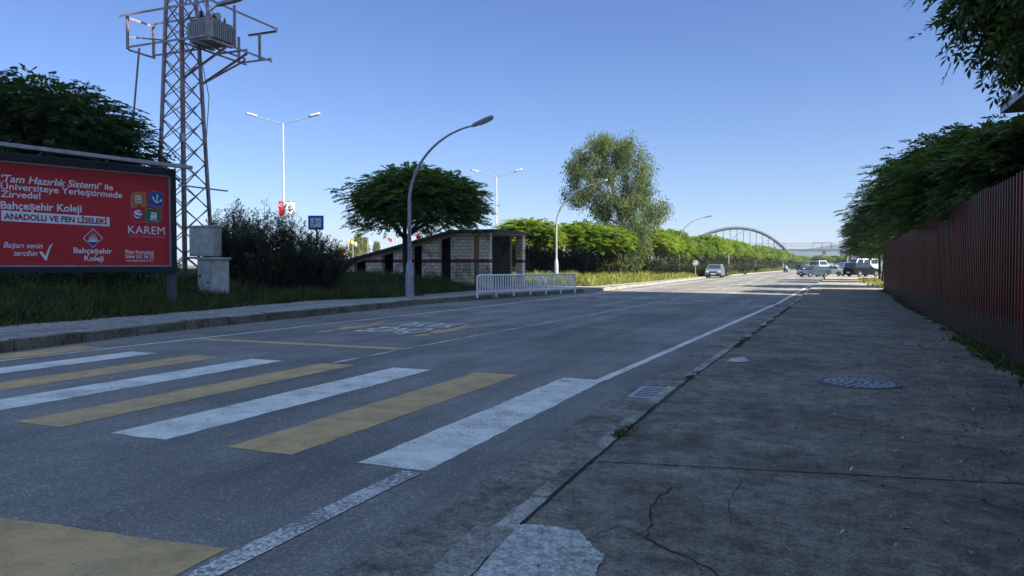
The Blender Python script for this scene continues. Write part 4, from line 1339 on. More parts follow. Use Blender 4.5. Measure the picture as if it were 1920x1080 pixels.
# 1: shaded flat-topped tree over the shelter
cz = at(784, 33.3)
t1 = thing('locust_tree', 'dark flat topped tree leaning over the underpass shelter', 'tree', (big.x, big.y, bzg - .1))
make_trunk(t1, 2.3, .13, 6, 2.6, seed=3)
umbrella_crown(t1, 2.85, 2.7, 5.3, 340, 17, 'locust', 21, (.40, 6, .17, .075)).location = ((cz - big).x, (cz - big).y, 0)
# 2: big tree behind the billboard
p = at(62, 25.5); 
t2 = thing('locust_tree', 'large dark spreading tree behind the red billboard', 'tree', (p.x, p.y, .8))
make_trunk(t2, 3.0, .2, 7, 3.0, seed=5)
umbrella_crown(t2, 3.65, 2.6, 7.0, 420, 17, 'darkleaf', 22, (.42, 6, .17, .078))
# row on the left, sunlit: two proto trees, copied
GR = 'sunlit trees in a row along the left verge'
pr = []
for k in range(3):
    t = thing('locust_tree', 'x', 'tree', (0, 0, 0), 0, GR)
    make_trunk(t, 1.9, .10, 5, 1.9, seed=30 + k)
    umbrella_crown(t, 2.35, 2.05 + .12 * k, 4.35, 170, 16, 'sunlocust', 40 + k, (.36, 5, .19, .085))
    pr.append(t)
row = []
for px, d in [(990, 52), (1096, 54.5), (1141, 59), (1180, 66), (1214, 70.5)]: row.append((px, d))
d = 76.0
TP = [(1214, 70.5), (1262, 84), (1330, 100), (1400, 145), (1440, 180), (1478, 250), (1500, 300), (1524, 420)]
while d < 410:
    px = next(a[0] + (b[0] - a[0]) * (d - a[1]) / (b[1] - a[1]) for a, b in zip(TP, TP[1:]) if a[1] <= d <= b[1])
    row.append((px, d)); d += 5.8 if d < 150 else 7 if d < 250 else 11
rg = random.Random(7)
names = {0: 'yellow green tree whose trunk stands just right of the shelter pillars', 1: 'broad sunlit tree behind the second curved lamp and railing end', 2: 'sunlit round tree between the broad tree and the eucalyptus', 3: 'sunlit tree at the foot of the eucalyptus trunk', 4: 'sunlit tree just right of the eucalyptus trunk'}
for i, (px, d) in enumerate(row):
    p = at(px, d)
    gz_ = bank_z(p.x, p.y) - .05
    htop = {0: 394, 1: 393, 2: 402, 3: 425, 4: 418}.get(i)
    a, u = ray(px, htop if htop else interp([(420, 1230), (440, 1330), (455, 1390), (464, 1440), (474, 1480), (479, 1500), (485, 1530)], px))
    want = (H + u * d) - gz_
    s = min(1.5, max(.7, want / 4.45)) * rg.uniform(.80, 1.06)
    sx = {0: 1.05, 1: 1.18}.get(i, s * rg.uniform(.82, 1.08))
    q = pr[i % 3]
    rz = rg.uniform(0, 6.28)
    if i in names: lab = names[i]
    elif px < 1290: lab = f'row tree behind the third curved lamp' if i == 5 else 'leafy row tree standing behind the silver car and round sign'
    else: lab = 'leafy tree in the dense far part of the row leading to the bridge'
    if i < 3:
        q.location = (p.x, p.y, gz_); q.rotation_euler = (0, 0, rz); q.scale = (sx, sx, s); q['label'] = lab
    else:
        copy_tree(q, (p.x, p.y, gz_), rz, (sx, sx, s), lab)
# eucalyptus
def eucalyptus():
    d0 = 62.0
    p = at(1160, d0); gz_ = bank_z(p.x, p.y)
    t = thing('eucalyptus_tree', 'tall grey green eucalyptus rising above the row of trees', 'tree', (p.x, p.y, gz_))
    rg = np.random.default_rng(77)
    # main limbs in the picture's own proportions: (sideways, depth, height)
    ax = Vector((_c, _s, 0)); ad = Vector((-_s, _c, 0))
    def q(px, py, dd=0.0):
        a, u = ray(px, py); return (ax * (a * d0) + ad * dd) - ax * (ray(1160, 500)[0] * d0) + Vector((0, 0, H + u * d0 - gz_))
    mb = MB()
    mb.tube([q(1160, 520), q(1161, 470), q(1164, 420), q(1158, 380), q(1140, 330), q(1130, 280)], [.26, .2, .17, .13, .08, .03], 8)
    limbs = [[(1163, 430), (1180, 380), (1195, 330), (1192, 290)], [(1162, 400), (1120, 350), (1095, 310), (1085, 280)], [(1163, 440), (1200, 420), (1235, 400), (1250, 385)],
             [(1160, 390), (1150, 340), (1165, 300), (1160, 268)], [(1160, 420), (1110, 395), (1080, 370), (1068, 350)], [(1164, 425), (1195, 390), (1212, 360), (1218, 345)]]
    ends = []
    for k, l in enumerate(limbs):
        dd = [0, .5, 1.2, 1.8] if k % 2 else [0, -.5, -1.0, -1.6]
        pts = [q(x, y, dd[j]) for j, (x, y) in enumerate(l)]
        mb.tube(pts, [.10, .07, .05, .02], 6); ends += pts[1:]
    mb.build('trunk', 'pale_bark', t, smooth=True)
    # foliage clumps: hanging sprays placed over the crown's outline
    blobs = [(1120, 280, 28, 20), (1090, 300, 26, 22), (1150, 285, 30, 24), (1185, 305, 26, 22), (1100, 335, 30, 24), (1138, 328, 20, 18), (1190, 340, 26, 24), (1215, 350, 12, 16), (1075, 362, 18, 14), (1105, 372, 28, 20),
             (1156, 372, 24, 20), (1190, 378, 28, 24), (1130, 262, 20, 10), (1205, 395, 18, 18), (1160, 405, 34, 20), (1243, 392, 16, 12), (1225, 408, 16, 12), (1195, 425, 26, 18), (1165, 440, 26, 22), (1185, 462, 26, 22), (1150, 470, 18, 20), (1172, 258 + 22, 16, 14), (1205, 318, 12, 14), (1170, 495, 20, 16), (1080, 320, 14, 14), (1125, 400, 22, 14), (1208, 450, 14, 14)]
    Ps, Ds = [], []
    for (x, y, rx, ry) in blobs:
        nc = int(rx * ry / 30)
        for k in range(nc):
            a = rg.uniform(0, 2 * PI); rr = math.sqrt(rg.uniform())
            c = q(x + rx * rr * math.cos(a), y + ry * rr * math.sin(a), rg.normal(0, 1.3))
            m = 125
            off = rg.normal(0, .27, (m, 3)) * np.array([1, 1, 1.25])
            Ps.append(np.array(c) + off)
            Ds.append(np.stack([rg.normal(0, .45, m), rg.normal(0, .45, m), -rg.uniform(.2, 1.1, m)], 1))
    P = np.concatenate(Ps); D = np.concatenate(Ds)
    V, F = leaf_arrays(P, D, rg.normal(0, 1, P.shape), rg.uniform(.18, .34, len(P)), rg.uniform(.045, .075, len(P)))
    np_mesh('crown', V, F, 'euca', t)
eucalyptus()
# right side: trees behind and beyond the fence
GRR = 'dark trees behind the burgundy fence'
rspec = [(1690, 25.5, 1.25, 4.75, 1.0), (1795, 21.5, 1.5, 4.6, 1.0), (1890, 17.5, 1.3, 4.3, 1)]
def rtree(px, d, Rr, zb_, zt_2, mat, seed, label, ncl, loc=None, trunk_h=None, per=18, leaf=(.40, 6, .165, .07), limbs=6):
    p = at(px, d) if loc is None else Vector(loc)
    t = thing('shade_tree', label, 'tree', (p.x, p.y, 0.0), 0, GRR)
    make_trunk(t, trunk_h or zb_, .11, limbs, Rr * .75, seed=seed)
    umbrella_crown(t, Rr, zb_, zt_2, ncl, per, mat, seed + 100, leaf)
    return t
rtree(1650, 66, 2.8, 2.3, 6.3, 'darkleaf', 51, 'dark tree past the end of the fence with its trunk by the black car', 230)
rtree(1655, 58, 2.5, 2.2, 5.4, 'locust', 52, 'small tree beyond the fence end standing on a sunlit patch of grass', 190)
rtree(0, 0, 3.2, 2.35, 7.0, 'darkleaf', 53, 'tall full dark tree at the far end of the fence', 300, (5.2, 50.5, 0))
rtree(0, 0, 2.7, 2.5, 6.7, 'darkleaf', 58, 'dark tree leaning over the far half of the fence', 260, (5.7, 40.0, 0))
rtree(0, 0, 2.9, 2.6, 6.4, 'darkleaf', 54, 'dark tree with lighter sprigs over the middle of the fence', 260, (5.2, 31.5, 0))
rtree(0, 0, 2.1, 2.5, 5.0, 'locust', 55, 'tree below the house eave drooping onto the near fence', 220, (4.35, 23.4, 0))
rtree(0, 0, 1.5, 2.5, 4.35, 'darkleaf', 57, 'low tree under the jutting roof edge behind the fence', 150, (4.2, 17.6, 0))
# nearest tree: branches hanging into the top corner of the view
def near_tree():
    t = thing('shade_tree', 'near tree whose long leaved branches hang over the pavement', 'tree', (3.6, 9.6, 0), 0, GRR)
    make_trunk(t, 3.4, .14, 7, 2.0, seed=61)
    rg = np.random.default_rng(62)
    C = []
    cen = np.array([-.34, .0, 5.2])
    for k in range(430):
        v = rg.normal(0, 1, 3); v /= np.linalg.norm(v); r = rg.uniform(.35, 1) ** .5
        C.append(cen + v * r * np.array([1.8, 1.9, 1.85]))
    C = np.array(C); O = C - cen
    per = 22
    P = np.repeat(C, per, 0); D = np.repeat(O, per, 0); m = len(P)
    off = rg.normal(0, .16, (m, 3)); P = P + off
    D = norm(D) + rg.normal(0, .45, (m, 3)); D[:, 2] -= .35
    L = .36 * rg.uniform(.7, 1.3, m)
    V, F = pinnate(rg, P, D, np.tile([0, 0, 1.0], (m, 1)) + rg.normal(0, .3, (m, 3)), L, 7, .108, .042)
    np_mesh('crown', V, F, 'darkleaf', t)
near_tree()
rtree(0, 0, 2.9, 3.3, 6.2, 'darkleaf', 66, 'shade tree over the near pavement just outside the view', 260, (4.3, 3.2, 0))

# ------------------------------------------------------------------ shrubs
def oleander(name, label, loc, hgt, rad, stems, per, mat, seed, group, flowers=0, leaf=(.17, .028)):
    rg = np.random.default_rng(seed)
    t = thing(name, label, 'shrub', loc, 0, group)
    mb = MB(); Ps, Ds, Fp = [], [], []
    for k in range(stems):
        a = rg.uniform(0, 2 * PI); q = math.sqrt(rg.uniform())
        b = Vector((math.cos(a) * q * rad * .45, math.sin(a) * q * rad * .45, -.1))
        h = hgt * (1 - .42 * q * q) * rg.uniform(.6, 1.12)
        e = Vector((math.cos(a) * q * rad * 1.1, math.sin(a) * q * rad * 1.1, h))
        mid_ = b.lerp(e, .5) + Vector((rg.normal(0, .1), rg.normal(0, .1), .1))
        mb.tube([b, mid_, e], [.018, .013, .005], 4, cap=False)
        n = per
        u = rg.uniform(.18, 1.0, n) ** .8
        pts = np.array([(b.lerp(mid_, v * 2) if v < .5 else mid_.lerp(e, v * 2 - 1)) for v in u])
        pts += rg.normal(0, .05, pts.shape)
        ang = rg.uniform(0, 2 * PI, n)
        D = np.stack([np.cos(ang), np.sin(ang), rg.uniform(.1, 1.0, n)], 1)
        Ps.append(pts); Ds.append(D)
        if flowers and rg.uniform() < flowers: Fp.append(e)
    P = np.concatenate(Ps); D = np.concatenate(Ds)
    V, F = leaf_arrays(P, D, np.tile([0, 0, 1.0], (len(P), 1)) + rg.normal(0, .3, P.shape), leaf[0] * rg.uniform(.7, 1.25, len(P)), leaf[1] * rg.uniform(.8, 1.2, len(P)))
    mb.build('stems', 'bark', t, fix=False)
    np_mesh('foliage', V, F, mat, t)
    if Fp:
        C = np.repeat(np.array(Fp), 14, 0); C = C + rg.normal(0, .09, C.shape)
        D = rg.normal(0, 1, C.shape)
        V, F = leaf_arrays(C, D, rg.normal(0, 1, C.shape), rg.uniform(.04, .07, len(C)), rg.uniform(.03, .05, len(C)))
        np_mesh('blossom', V, F, 'flower', t)
    return t
GS = 'dark oleander shrubs between pylon and shelter'
for i, (px, d, top, rad, lab) in enumerate([(447, 27, 385, 1.1, 'tall leggy oleander shrub right beside the pylon cabinet'), (497, 26.5, 388, 1.25, 'dark oleander shrub below the red flag'), (545, 27.5, 398, 1.3, 'dense dark oleander shrub left of the blue sign'), (598, 28.5, 446, 1.3, 'low dark oleander shrub beneath the blue sign'), (425, 29.5, 400, 1.0, 'sparse oleander shrub directly behind the pylon cabinet')]):
    p = at(px, d); z = bank_z(p.x, p.y)
    a, u = ray(px, top)
    oleander('oleander_shrub', lab, (p.x, p.y, z), H + u * d - z, rad, 80, 100, 'oleander', 80 + i, GS, leaf=(.19, .038))
# undergrowth below and behind the billboard
for i, (px, d, hh, rad) in enumerate([(40, 20.5, 1.5, 1.6), (150, 22, 1.5, 1.7), (250, 23.5, 1.3, 1.3), (-60, 21, 1.8, 1.6), (95, 26, 2.6, 2.0), (215, 27, 2.4, 1.8)]):
    p = at(px, d); z = bank_z(p.x, p.y)
    oleander('bramble_shrub', ['dark bush under the middle of the billboard', 'dark bush under the crest on the billboard', 'dark bush beside the billboard post', 'dark bush under the outer end of the billboard', 'tall dark bush at the foot of the spreading tree', 'tall dark bush between spreading tree and pylon'][i], (p.x, p.y, z), hh, rad, 40, 60, 'darkleaf', 120 + i, 'dark bushes below the billboard', leaf=(.16, .05))
# sunlit oleander hedge under the row of trees
hp = [(1008, 55, 'dusky shrub seen between the shelter pillar and the second lamp'), (1052, 57, 'pinkish flowering shrub right of the second curved lamp'), (1075, 58, 'flowering shrub behind the railing end'), (1118, 60, 'dark shrub under the broad sunlit tree'), (1150, 63, 'shrub left of the eucalyptus foot'), (1190, 67, 'grey green shrub right of the eucalyptus foot'), (1222, 72, 'shrub between eucalyptus and third lamp'), (1250, 78, 'shrub just left of the third curved lamp'), (1292, 85, 'red flowering shrub beside the round sign'), (1325, 92, 'shrub behind the silver car'), (1345, 98, 'shrub left of the fourth curved lamp'), (1380, 112, 'pale shrub right of the fourth curved lamp'), (1400, 128, 'dark shrub beneath the far trees'), (1432, 160, 'distant shrub left of the motorcyclist')]
proto_h = None
for i, (px, d, lab) in enumerate(hp):
    p = at(px, d); z = bank_z(p.x, p.y) - .1
    if i < 2:
        o = oleander('flowering_shrub', lab, (p.x, p.y, z), 2.3, 1.9, 60, 50, 'hedge', 160 + i, 'shrubs under the sunlit row of trees', .35, (.26, .06))
        if i == 0: proto_h = [o]
        else: proto_h.append(o)
    else:
        copy_tree(proto_h[1 if i in (2, 8, 11) else 0], (p.x, p.y, z), i * 1.3, (1.25 * (1 + d / 300), 1.25 * (1 + d / 300), rg.uniform(.85, 1.15)), lab)
# continuous dark hedge mass behind the trunks, where nothing can be counted
rg2 = np.random.default_rng(5)
n = 26000
dd_ = 50 + 330 * rg2.random(n) ** 1.7
px_ = np.interp(dd_, [50, 60, 70, 80, 100, 140, 180, 250, 300, 420], [985, 1110, 1185, 1225, 1310, 1386, 1428, 1470, 1494, 1520])
P = np.array([at(a, b) for a, b in zip(px_, dd_)])
w_ = rg2.uniform(0, 2.5, n); P[:, 0] -= 1.2 + w_
P[:, 2] = rg2.uniform(.3, 2.5, n) * np.where(rg2.random(n) < .9, 1, 1.2)
keep = ~((P[:, 1] > 80) & (P[:, 1] < 98))
P = P[keep]; n = len(P)
V, F = leaf_arrays(P, rg2.normal(0, 1, (n, 3)), rg2.normal(0, 1, (n, 3)), rg2.uniform(.3, .6, n) * (1 + P[:, 1] / 250), rg2.uniform(.12, .25, n) * (1 + P[:, 1] / 250))
struct(np_mesh('undergrowth', V, F, 'hedge'), 'stuff')

# ------------------------------------------------------------------ grass
def grass(name, n, xf, yr, hgt, wid, mat, seed, pw=1.0, droop=.25):
    r = np.random.default_rng(seed)
    yy = yr[0] + (yr[1] - yr[0]) * r.random(n) ** pw
    off = xf[0] + (xf[1] - xf[0]) * r.random(n) ** 1.2
    e = np.array([(win(y) if y <= 81 else lk(y) - .35) for y in yy])
    xx = e - off
    clump = np.sin(xx * 2.3 + 1.7 * np.sin(yy * 1.1)) * np.sin(yy * 1.9 + xx)
    zz = np.array([bank_z(x, y) for x, y in zip(xx, yy)]) - .02
    keep = (r.random(n) < .55 + .45 * clump) & ~((yy > Y0 - 1.1) & (yy < Y1 + .4) & (xx > -25.6)) & ~((yy > 80) & (yy < 99))
    P = np.stack([xx, yy, zz], 1)[keep]; m = len(P); cl = clump[keep]
    D = np.stack([r.normal(.15, .42, m), r.normal(0, .42, m), r.uniform(.45, 1.1, m)], 1)
    L = hgt * r.uniform(.45, 1.3, m) * (1 + .35 * cl)
    V, F = leaf_arrays(P, D, r.normal(0, 1, (m, 3)) + np.array([0, 0, .6]), L, wid * r.uniform(.6, 1.3, m), mid=.35, fold=.1, curl=droop)
    return struct(np_mesh(name, V, F, mat), 'stuff')
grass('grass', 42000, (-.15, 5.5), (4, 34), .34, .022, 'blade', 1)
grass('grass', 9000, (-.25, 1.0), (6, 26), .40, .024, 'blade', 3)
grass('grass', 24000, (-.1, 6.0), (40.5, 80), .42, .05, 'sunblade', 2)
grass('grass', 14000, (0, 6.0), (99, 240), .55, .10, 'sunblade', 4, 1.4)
# sunlit grass around the trunks beyond the fence
r = np.random.default_rng(9)
n = 5000
P = np.stack([r.uniform(2.6, 9, n), r.uniform(50, 80, n), np.full(n, .03)], 1)
P[:, 0] += (P[:, 1] - 50) * .04
P = P[P[:, 0] > 3.4 + .4 * np.sin(P[:, 1] * .8)]; n = len(P)
V, F = leaf_arrays(P, np.stack([r.normal(0, .5, n), r.normal(0, .5, n), r.uniform(.5, 1, n)], 1), r.normal(0, 1, (n, 3)), r.uniform(.1, .3, n), r.uniform(.03, .07, n))
struct(np_mesh('grass', V, F, 'sunblade'), 'stuff')

# ================================================================== ROUND SIGN, from behind
p = at(1304, 79); z = bank_z(p.x, p.y)
rs = thing('road_sign', 'round road sign seen from its grey back in the verge', 'sign', (p.x, p.y, z - .1), R(YAW))
MB().tube([(0, .03, 0), (0, .03, 2.0)], .035, 8).build('post', 'pole', rs)
MB().lathe([(.30, -.01), (.30, .01)], 24, (0, 0, 0), 'x').build('disc', 'pole', rs)
for o in rs.children:
    if o.name.startswith('disc'): o.rotation_euler = (0, 0, R(90)); o.location = (0, 0, 1.72)

# ================================================================== VEHICLES
def arc(cy, r, z0, n=7):
    return [(cy + r * math.cos(PI - PI * k / n), z0 + r * math.sin(PI - PI * k / n)) for k in range(n + 1)]
def make_car(name, label, cat, loc, rz, paint, L=4.2, Wd=1.68, hood=.92, belt=.95, roof=1.42, ws=(.95, .35), rw=(-1.75, -1.95), wb=(1.30, -1.22), wr=.30, tail=.95, kind='car', rack=False, scale=1.0, group=None):
    """+y is forward. ws/rw: bottom and top y of windscreen and rear window. wb: wheel positions"""
    t = thing(name, label, cat, loc, rz, group); t.scale = (scale,) * 3
    hw = Wd / 2; yf, yr = L / 2, -L / 2
    zb = .24
    prof = [(yr + .04, zb + .08), (yr, .48), (yr + .02, tail - .06), (yr + .10, tail), (rw[0], belt), (ws[0], belt), (yf - .35, hood - .10), (yf - .06, hood - .26), (yf, .46), (yf - .05, zb + .04)]
    front = arc(wb[0], wr + .06, wr - .02)[::-1]; rear = arc(wb[1], wr + .06, wr - .02)[::-1]
    under = [(wb[0] + wr + .08, zb)] + front + [(wb[0] - wr - .08, zb), (wb[1] + wr + .08, zb)] + rear + [(wb[1] - wr - .08, zb)]
    poly = prof + under
    b = MB(); b.prism([(-hw, y, z) for y, z in poly], (Wd, 0, 0))
    # cabin with sides leaning inwards
    ib, it = hw - .04, hw - .20
    cb = [(rw[0], belt - .01), (ws[0], belt - .01), (ws[1], roof), (rw[1], roof)]
    vs = [(-ib, cb[0][0], cb[0][1]), (-ib, cb[1][0], cb[1][1]), (-it, cb[2][0], cb[2][1]), (-it, cb[3][0], cb[3][1]), (ib, cb[0][0], cb[0][1]), (ib, cb[1][0], cb[1][1]), (it, cb[2][0], cb[2][1]), (it, cb[3][0], cb[3][1])]
    b.add(vs, [(0, 1, 2, 3), (7, 6, 5, 4), (1, 5, 6, 2), (0, 3, 7, 4), (3, 2, 6, 7)])
    body = b.build('body', paint, t, bevel=.03)
    def side_pt(s, y, v, proud=.006):
        x = ib + (it - ib) * v
        return (s * (x + proud), y, belt + (roof - belt) * v)
    ed = lambda e, v: e[0] + (e[1] - e[0]) * v
    cuts = [.04, .34, .37, .66, .69, .96] if kind != 'two' else [.04, .48, .52, .96]
    for s in (-1, 1):
        for a, c in zip(cuts[0::2], cuts[1::2]):
            g_ = MB(); lo, hi = .10, .86
            f = lambda k, v: ed(rw, v) + (ed(ws, v) - ed(rw, v)) * k
            q = [side_pt(s, f(a, lo), lo), side_pt(s, f(c, lo), lo), side_pt(s, f(c, hi), hi), side_pt(s, f(a, hi), hi)]
            g_.prism(q, (-s * .012, 0, 0)); g_.build('side_window', 'glass', t)
    for nm, e, sg2 in (('windscreen', ws, 1), ('rear_window', rw, -1)):
        g_ = MB(); lo, hi = .08, .90
        q = []
        for v, k in ((lo, -1), (lo, 1), (hi, 1), (hi, -1)):
            x = (ib + (it - ib) * v) * .90
            q.append((k * x, ed(e, v) + sg2 * .008, belt + (roof - belt) * v + .004))
        g_.prism(q, (0, -sg2 * .012, 0)); g_.build(nm, 'glass', t)
    for y in wb:
        for s in (-1, 1):
            w_ = MB().lathe([(wr * .6, -.09), (wr * .93, -.10), (wr, -.06), (wr, .06), (wr * .93, .10), (wr * .6, .09)], 18, (0, 0, 0), 'x').build('wheel', 'tyre', t, smooth=True)
            w_.location = (s * (hw - .10), y, wr)
            rm = MB(); rm.lathe([(wr * .58, -.101), (wr * .58, .101)], 16, (0, 0, 0), 'x')
            rm.build('rim', 'rim', w_)
            sp = MB()
            for k in range(5):
                a2 = 2 * PI * (k + .5) / 5
                sp.bar((s * .103, math.cos(a2) * wr * .25, math.sin(a2) * wr * .25), (s * .103, math.cos(a2) * wr * .52, math.sin(a2) * wr * .52), .05, .006)
            sp.build('spoke_gap', 'trim', w_)
    for s in (-1, 1):
        MB().box((s * (hw - .24), yf - .035, hood - .33), (.36, .05, .13)).build('headlight', 'headlight', t, bevel=.015)
        MB().box((s * (hw - .16), yr + .012, tail - .20), (.24, .05, .16)).build('tail_light', 'taillight', t, bevel=.012)
        MB().box((s * (hw + .07), ws[0] - .18, belt + .06), (.16, .08, .11)).build('mirror', paint, t, bevel=.02)
        for k in (.38, .72):
            MB().box((s * (hw + .006), rw[0] + (ws[0] - rw[0]) * k - .05, belt - .12), (.016, .13, .025)).build('door_handle', 'trim', t)
    MB().box((0, yf - .01, .40), (Wd - .14, .10, .15)).build('bumper', 'trim', t, bevel=.02)
    MB().box((0, yr + .01, .42), (Wd - .14, .10, .15)).build('bumper', 'trim', t, bevel=.02)
    MB().box((0, yf - .012, hood - .33), (Wd - .90, .05, .10)).build('grille', 'trim', t)
    MB().box((0, yf + .045, .42), (.5, .012, .11)).build('number_plate', 'plate', t)
    MB().box((0, yr - .045, .55), (.5, .012, .11)).build('number_plate', 'plate', t)
    MB().box((0, 0, .27), (Wd - .3, L - .5, .12)).build('underbody', 'trim', t)
    if rack:
        rk_ = MB()
        for s in (-1, 1): rk_.bar((s * (it - .08), rw[1] + .2, roof + .05), (s * (it - .08), ws[1] - .15, roof + .05), .035)
        rk_.build('roof_rack', 'trim', t)
    return t
silver = car_paint('silver_paint', (0.24, 0.245, 0.275), .4)
green = car_paint('teal_paint', (0.028, 0.052, 0.062), .2)
white = car_paint('white_paint_car', (0.78, 0.78, 0.76), 0)
mint = car_paint('pale_mint_paint', (0.55, 0.64, 0.58), .1)
blackp = car_paint('black_paint', (0.006, 0.006, 0.007), 0)
blackp.node_tree.nodes['Principled BSDF'].inputs['Coat Weight'].default_value = 0.0; blackp.node_tree.nodes['Principled BSDF'].inputs['Specular IOR Level'].default_value = 0.2
darkp = car_paint('charcoal_paint', (0.04, 0.042, 0.05), .3)
bluep = car_paint('blue_paint', (0.16, 0.25, 0.36), .2)
p = at(1341, 83); 
make_car('parked_car', 'silver hatchback nosing out of the grassy driveway', 'car', (p.x, p.y, .01), heading(-.36, -.93), silver, L=4.1, Wd=1.72, hood=.98, belt=.96, roof=1.47, ws=(1.15, .45), rw=(-1.95, -1.7), tail=1.0, kind='car')
p = at(1526, 88)
make_car('parked_car', 'dark teal estate car parked crosswise at the road edge', 'car', (p.x, p.y, .01), heading(-.93, -.36), green, L=4.2, Wd=1.62, hood=.90, belt=.90, roof=1.36, ws=(.85, .25), rw=(-2.05, -1.8), tail=.92, rack=True, scale=.92)
p = at(1560, 94)
make_car('parked_car', 'pale mint saloon parked right behind the teal estate', 'car', (p.x, p.y, .035), heading(-.7, .72), mint, L=4.2, Wd=1.65, hood=.90, belt=.92, roof=1.38, ws=(.95, .35), rw=(-1.35, -.85), tail=.95, scale=.92)
p = at(1617, 88)
make_car('parked_car', 'black off-road car with alloy wheels parked by the trees', 'car', (p.x, p.y, .035), heading(.93, .36), blackp, L=4.6, Wd=1.85, hood=1.10, belt=1.12, roof=1.74, ws=(.95, .45), rw=(-2.2, -1.95), wb=(1.4, -1.32), wr=.38, tail=1.15, rack=True, scale=.93)
p = at(1505, 178)
make_car('moving_car', 'dark car driving towards the crossing far down the road', 'car', (p.x, p.y, .01), heading(.05, -1), darkp, L=4.2, Wd=1.75, roof=1.45)
p = at(1537, 150)
make_car('parked_van', 'tall white van parked behind the teal estate', 'van', (p.x, p.y, .035), heading(.1, -1), white, L=4.9, Wd=1.95, hood=1.25, belt=1.3, roof=2.25, ws=(1.75, 1.1), rw=(-2.4, -2.3), wr=.33, wb=(1.6, -1.5), tail=1.3)
p = at(1553, 165)
make_car('parked_car', 'small white car partly hidden between van and mint saloon', 'car', (p.x, p.y, .035), heading(.1, -1), white, L=3.9, Wd=1.65, roof=1.48, rw=(-1.8, -1.55))
p = at(1584, 125)
make_car('parked_van', 'blue grey van seen from behind with a wide rear window', 'van', (p.x, p.y, .035), heading(.12, 1), bluep, L=4.3, Wd=1.78, hood=1.05, belt=1.08, roof=1.82, ws=(1.3, .75), rw=(-2.05, -1.95), tail=1.1)
p = at(1616, 128)
make_car('parked_minibus', 'white minibus showing over the black off-road car', 'minibus', (p.x, p.y, .035), heading(-.95, -.3), white, L=5.6, Wd=2.0, hood=1.35, belt=1.45, roof=2.45, ws=(2.2, 1.6), rw=(-2.72, -2.65), wr=.35, wb=(1.8, -1.6), tail=1.45)

# motorcycle and rider
p = at(1473, 138)
mrz = heading(.02, -1)
mt = thing('motorcycle', 'small dark motorcycle riding towards the crossing', 'motorcycle', (p.x, p.y, .01), mrz)
for y in (.65, -.6):
    w_ = MB().lathe([(.22, -.05), (.29, -.06), (.31, 0), (.29, .06), (.22, .05)], 18, (0, 0, 0), 'x').build('wheel', 'tyre', mt, smooth=True)
    w_.location = (0, y, .31)
    MB().lathe([(.21, -.03), (.21, .03)], 14, (0, 0, 0), 'x').build('rim', 'rim', w_)
MB().prism([(-.13, .45, .55), (-.13, .52, .85), (-.13, .1, .86), (-.13, -.25, .72), (-.13, -.75, .80), (-.13, -.8, .68), (-.13, -.3, .42), (-.13, .2, .36)], (.26, 0, 0)).build('body', 'trim', mt, bevel=.04)
MB().box((0, -.3, .80), (.26, .75, .08)).build('seat', 'black', mt, bevel=.03)
MB().tube([(-.36, .38, 1.02), (-.15, .5, 1.0), (.15, .5, 1.0), (.36, .38, 1.02)], .018, 8).build('handlebar', 'dark_metal', mt)
MB().bar((-.08, .52, 1.0), (-.08, .65, .31), .04).bar((.08, .52, 1.0), (.08, .65, .31), .04).build('fork', 'galv', mt)
MB().prism([(-.2, .58, .75), (.2, .58, .75), (.24, .5, 1.0), (.12, .46, 1.25), (-.12, .46, 1.25), (-.24, .5, 1.0)], (0, .03, 0)).build('fairing', bluep, mt)
MB().lathe([(.085, 0), (.085, .03)], 14, (0, 0, 0), 'x').build('headlight', 'headlight', mt)
hl = [o for o in mt.children if o.name.startswith('headlight')][0]; hl.rotation_euler = (0, 0, R(90)); hl.location = (0, .615, .88)
def skin_body(name, verts, edges, radii, mat, parent, root=0):
    me = bpy.data.meshes.new(name); me.from_pydata(verts, edges, [])
    o = bpy.data.objects.new(name, me); col.objects.link(o)
    o.modifiers.new('skin', 'SKIN')
    for i, r_ in enumerate(radii):
        sv = me.skin_vertices[0].data[i]; sv.radius = (r_, r_); sv.use_root = (i == root)
    sd_ = o.modifiers.new('sub', 'SUBSURF'); sd_.levels = 1; sd_.render_levels = 1
    dg = bpy.context.evaluated_depsgraph_get()
    m2 = bpy.data.meshes.new_from_object(o.evaluated_get(dg))
    m2.materials.append(M[mat]); m2.shade_smooth()
    o2 = bpy.data.objects.new(name, m2); col.objects.link(o2)
    bpy.data.objects.remove(o)
    if parent: o2.parent = parent
    return o2
pe = thing('person', 'motorcycle rider in a grey jacket and dark helmet', 'person', (p.x, p.y, .01), mrz)
V_ = [(0, -.28, .90), (0, -.22, 1.12), (0, -.12, 1.35), (0, -.08, 1.46), (0, -.05, 1.60),
      (-.2, -.12, 1.38), (-.33, .05, 1.18), (-.34, .34, 1.06), (.2, -.12, 1.38), (.33, .05, 1.18), (.34, .34, 1.06),
      (-.13, -.22, .88), (-.22, .16, .82), (-.2, .02, .42), (-.2, .16, .36), (.13, -.22, .88), (.22, .16, .82), (.2, .02, .42), (.2, .16, .36)]
E_ = [(0, 1), (1, 2), (2, 3), (3, 4), (2, 5), (5, 6), (6, 7), (2, 8), (8, 9), (9, 10), (0, 11), (11, 12), (12, 13), (13, 14), (0, 15), (15, 16), (16, 17), (17, 18)]
Rd = [.16, .15, .17, .06, .085, .085, .055, .04, .085, .055, .04, .10, .08, .055, .045, .10, .08, .055, .045]
skin_body('body', V_, E_, Rd, 'jacket', pe)
MB().lathe([(.02, .17), (.09, .15), (.135, .07), (.14, -.02), (.12, -.10), (.09, -.13)], 14, (0, -.03, 1.66)).build('helmet', 'black', pe, smooth=True)
